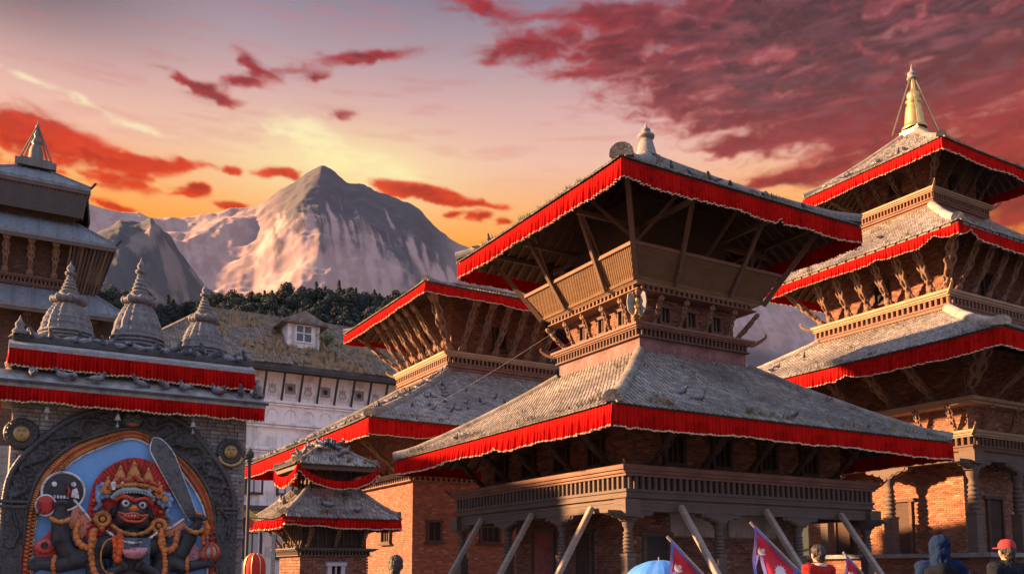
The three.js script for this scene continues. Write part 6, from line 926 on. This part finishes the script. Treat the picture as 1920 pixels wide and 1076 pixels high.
person(1888, 1016, 11.5, 3.3, 'person in a red cap and dark coat standing by the arcade pillars', { jacket: [0.02, 0.024, 0.032], cap: [0.42, 0.025, 0.03], stride: 0.05 });
person(1534, 1024, 13, 3.5, 'person in a red jacket with a pale grey scarf near the shaded pillars', { jacket: [0.40, 0.03, 0.03], scarf: [0.5, 0.5, 0.5], stride: 0.1 });
person(742, 1044, 11, 3.0, 'person with black hair and a dark jacket in front of the small shrine', { jacket: [0.05, 0.04, 0.05], stride: 0.1, long: true });
// ---------------------------------------------------------------- pigeons
{
  const W3 = (T, p) => { T.updateMatrixWorld(true); return p.applyMatrix4(T.matrixWorld); }, r = rng(616);
  const onRoof = (T, S, k, u, s, lab, grp, up = 0.03) => { const p = S(u, s); p.y += up; pigeon(W3(T, p.applyMatrix4(sideMatrix(k))), lab, grp); };
  let L = 'grey pigeon perched along the sunlit eave of the broad temple', G = 'pigeons along the broad temple eave';
  for (let i = 0; i < 34; i++) onRoof(T3, S3b, 1, -0.97 + i * 0.057 + (r() - 0.5) * 0.03, 0.015 + r() * 0.02, L, G);
  L = 'grey pigeon perched on the hip ridge of the broad temple'; G = 'pigeons on the broad temple hip';
  for (let i = 0; i < 24; i++) onRoof(T3, S3b, 0, -1, 0.06 + i * 0.038, L, G, 0.22);
  L = 'grey pigeon resting on the tiled slope of the broad temple'; G = 'pigeons on the broad temple slope';
  for (let i = 0; i < 34; i++) { const c = i < 20 ? [-0.72, 0.45] : [-0.3, 0.32]; onRoof(T3, S3b, 0, c[0] + (r() - 0.5) * 0.36, c[1] + (r() - 0.5) * 0.5, L, G); }
  L = 'grey pigeon on the tiled top roof of the small shrine'; G = 'pigeons on the small shrine top roof';
  for (let i = 0; i < 26; i++) { const k = i % 2, s = 0.25 + 0.7 * r(); onRoof(T4, S4a, k, (r() - 0.5) * 1.9, s, L, G); }
  L = 'grey pigeon on the lower tiled roof of the small shrine'; G = 'pigeons on the small shrine lower roof';
  for (const [k, u, s] of [[0, -0.3, 0.3], [0, 0.3, 0.12], [0, 0.25, 0.7], [1, 0.2, 0.4], [1, -0.3, 0.5], [1, 0.6, 0.7]]) onRoof(T4, S4b, k, u, s, L, G);
  onRoof(T1, S1, 0, -0.62, 0.28, 'lone pigeon high on the shaded tiles of the lattice temple', 'pigeons on the lattice temple lower roof'); onRoof(T1, S1, 0, -0.53, 0.2, 'pigeon walking midway on the shaded tiles of the lattice temple', 'pigeons on the lattice temple lower roof'); onRoof(T1, S1, 0, 0.0, 0.08, 'pigeon close to the eave on the shaded tiles of the lattice temple', 'pigeons on the lattice temple lower roof');
  for (const [u, s] of [[-0.42, 0.1], [-0.38, 0.12]]) onRoof(T1, S1, 1, u, s, 'one of two pigeons close together on the sunward tiles of the lattice temple', 'pigeons on the lattice temple sunward tiles');
  for (const [u, s] of [[-0.78, 0.03], [-0.6, 0.03]]) onRoof(T1, S1b, 1, u, s, 'pigeon on the sunlit edge of the top roof over the lattice gallery', 'pigeons on the top roof edge', 0.05);
  for (const u of [-0.62, -0.45, -0.3, -0.27, -0.1, 0.2, 0.28, 0.55]) onRoof(T1, S1b, 0, u, 0.04 + r() * 0.06, 'pigeon on the shaded edge of the top roof over the lattice gallery', 'pigeons on the shaded top roof edge', 0.05);
  for (const [u, s] of [[-0.55, 0.4], [-0.62, 0.5], [-0.7, 0.3], [-0.5, 0.62]]) onRoof(T2, S2c, 1, u, s, 'pigeon on the sunlit lowest roof of the gilded temple', 'pigeons on the gilded temple lowest roof');
  for (const [u, s] of [[-0.1, 0.25], [0.15, 0.4]]) onRoof(T2, S2b, 1, u, s, 'pigeon on the sunlit middle roof of the gilded temple', 'pigeons on the gilded temple middle roof');
  for (let i = 0; i < 12; i++) onRoof(T2, S2a, 1, -0.75 + i * 0.115 + (r() - 0.5) * 0.05, 0.03 + r() * 0.04, 'pigeon along the sunlit top eave of the gilded temple', 'pigeons on the gilded temple top eave', 0.04);
  L = 'grey pigeon on the sloping ledge between the two shrine valances'; G = 'pigeons on the shrine ledge';
  for (const x of [0.4, 0.95, 1.15, 1.62, 2.45, 2.95, 3.4, 4.1, 4.2, 4.63, 4.97]) pigeon(W3(T5, V(x, 5.42, 0.33)), L, G);
  L = 'grey pigeon among the spires on top of the shrine'; G = 'pigeons around the shrine spires';
  for (let i = 0; i < 30; i++) pigeon(W3(T5, V(0.1 + i * 0.165 + (r() - 0.5) * 0.1, 6.3 + 0.12 * (i % 2), i % 2 ? -0.3 - r() * 0.3 : -0.12 - r() * 0.06)), L, G);
}
renderer.render(scene, camera);
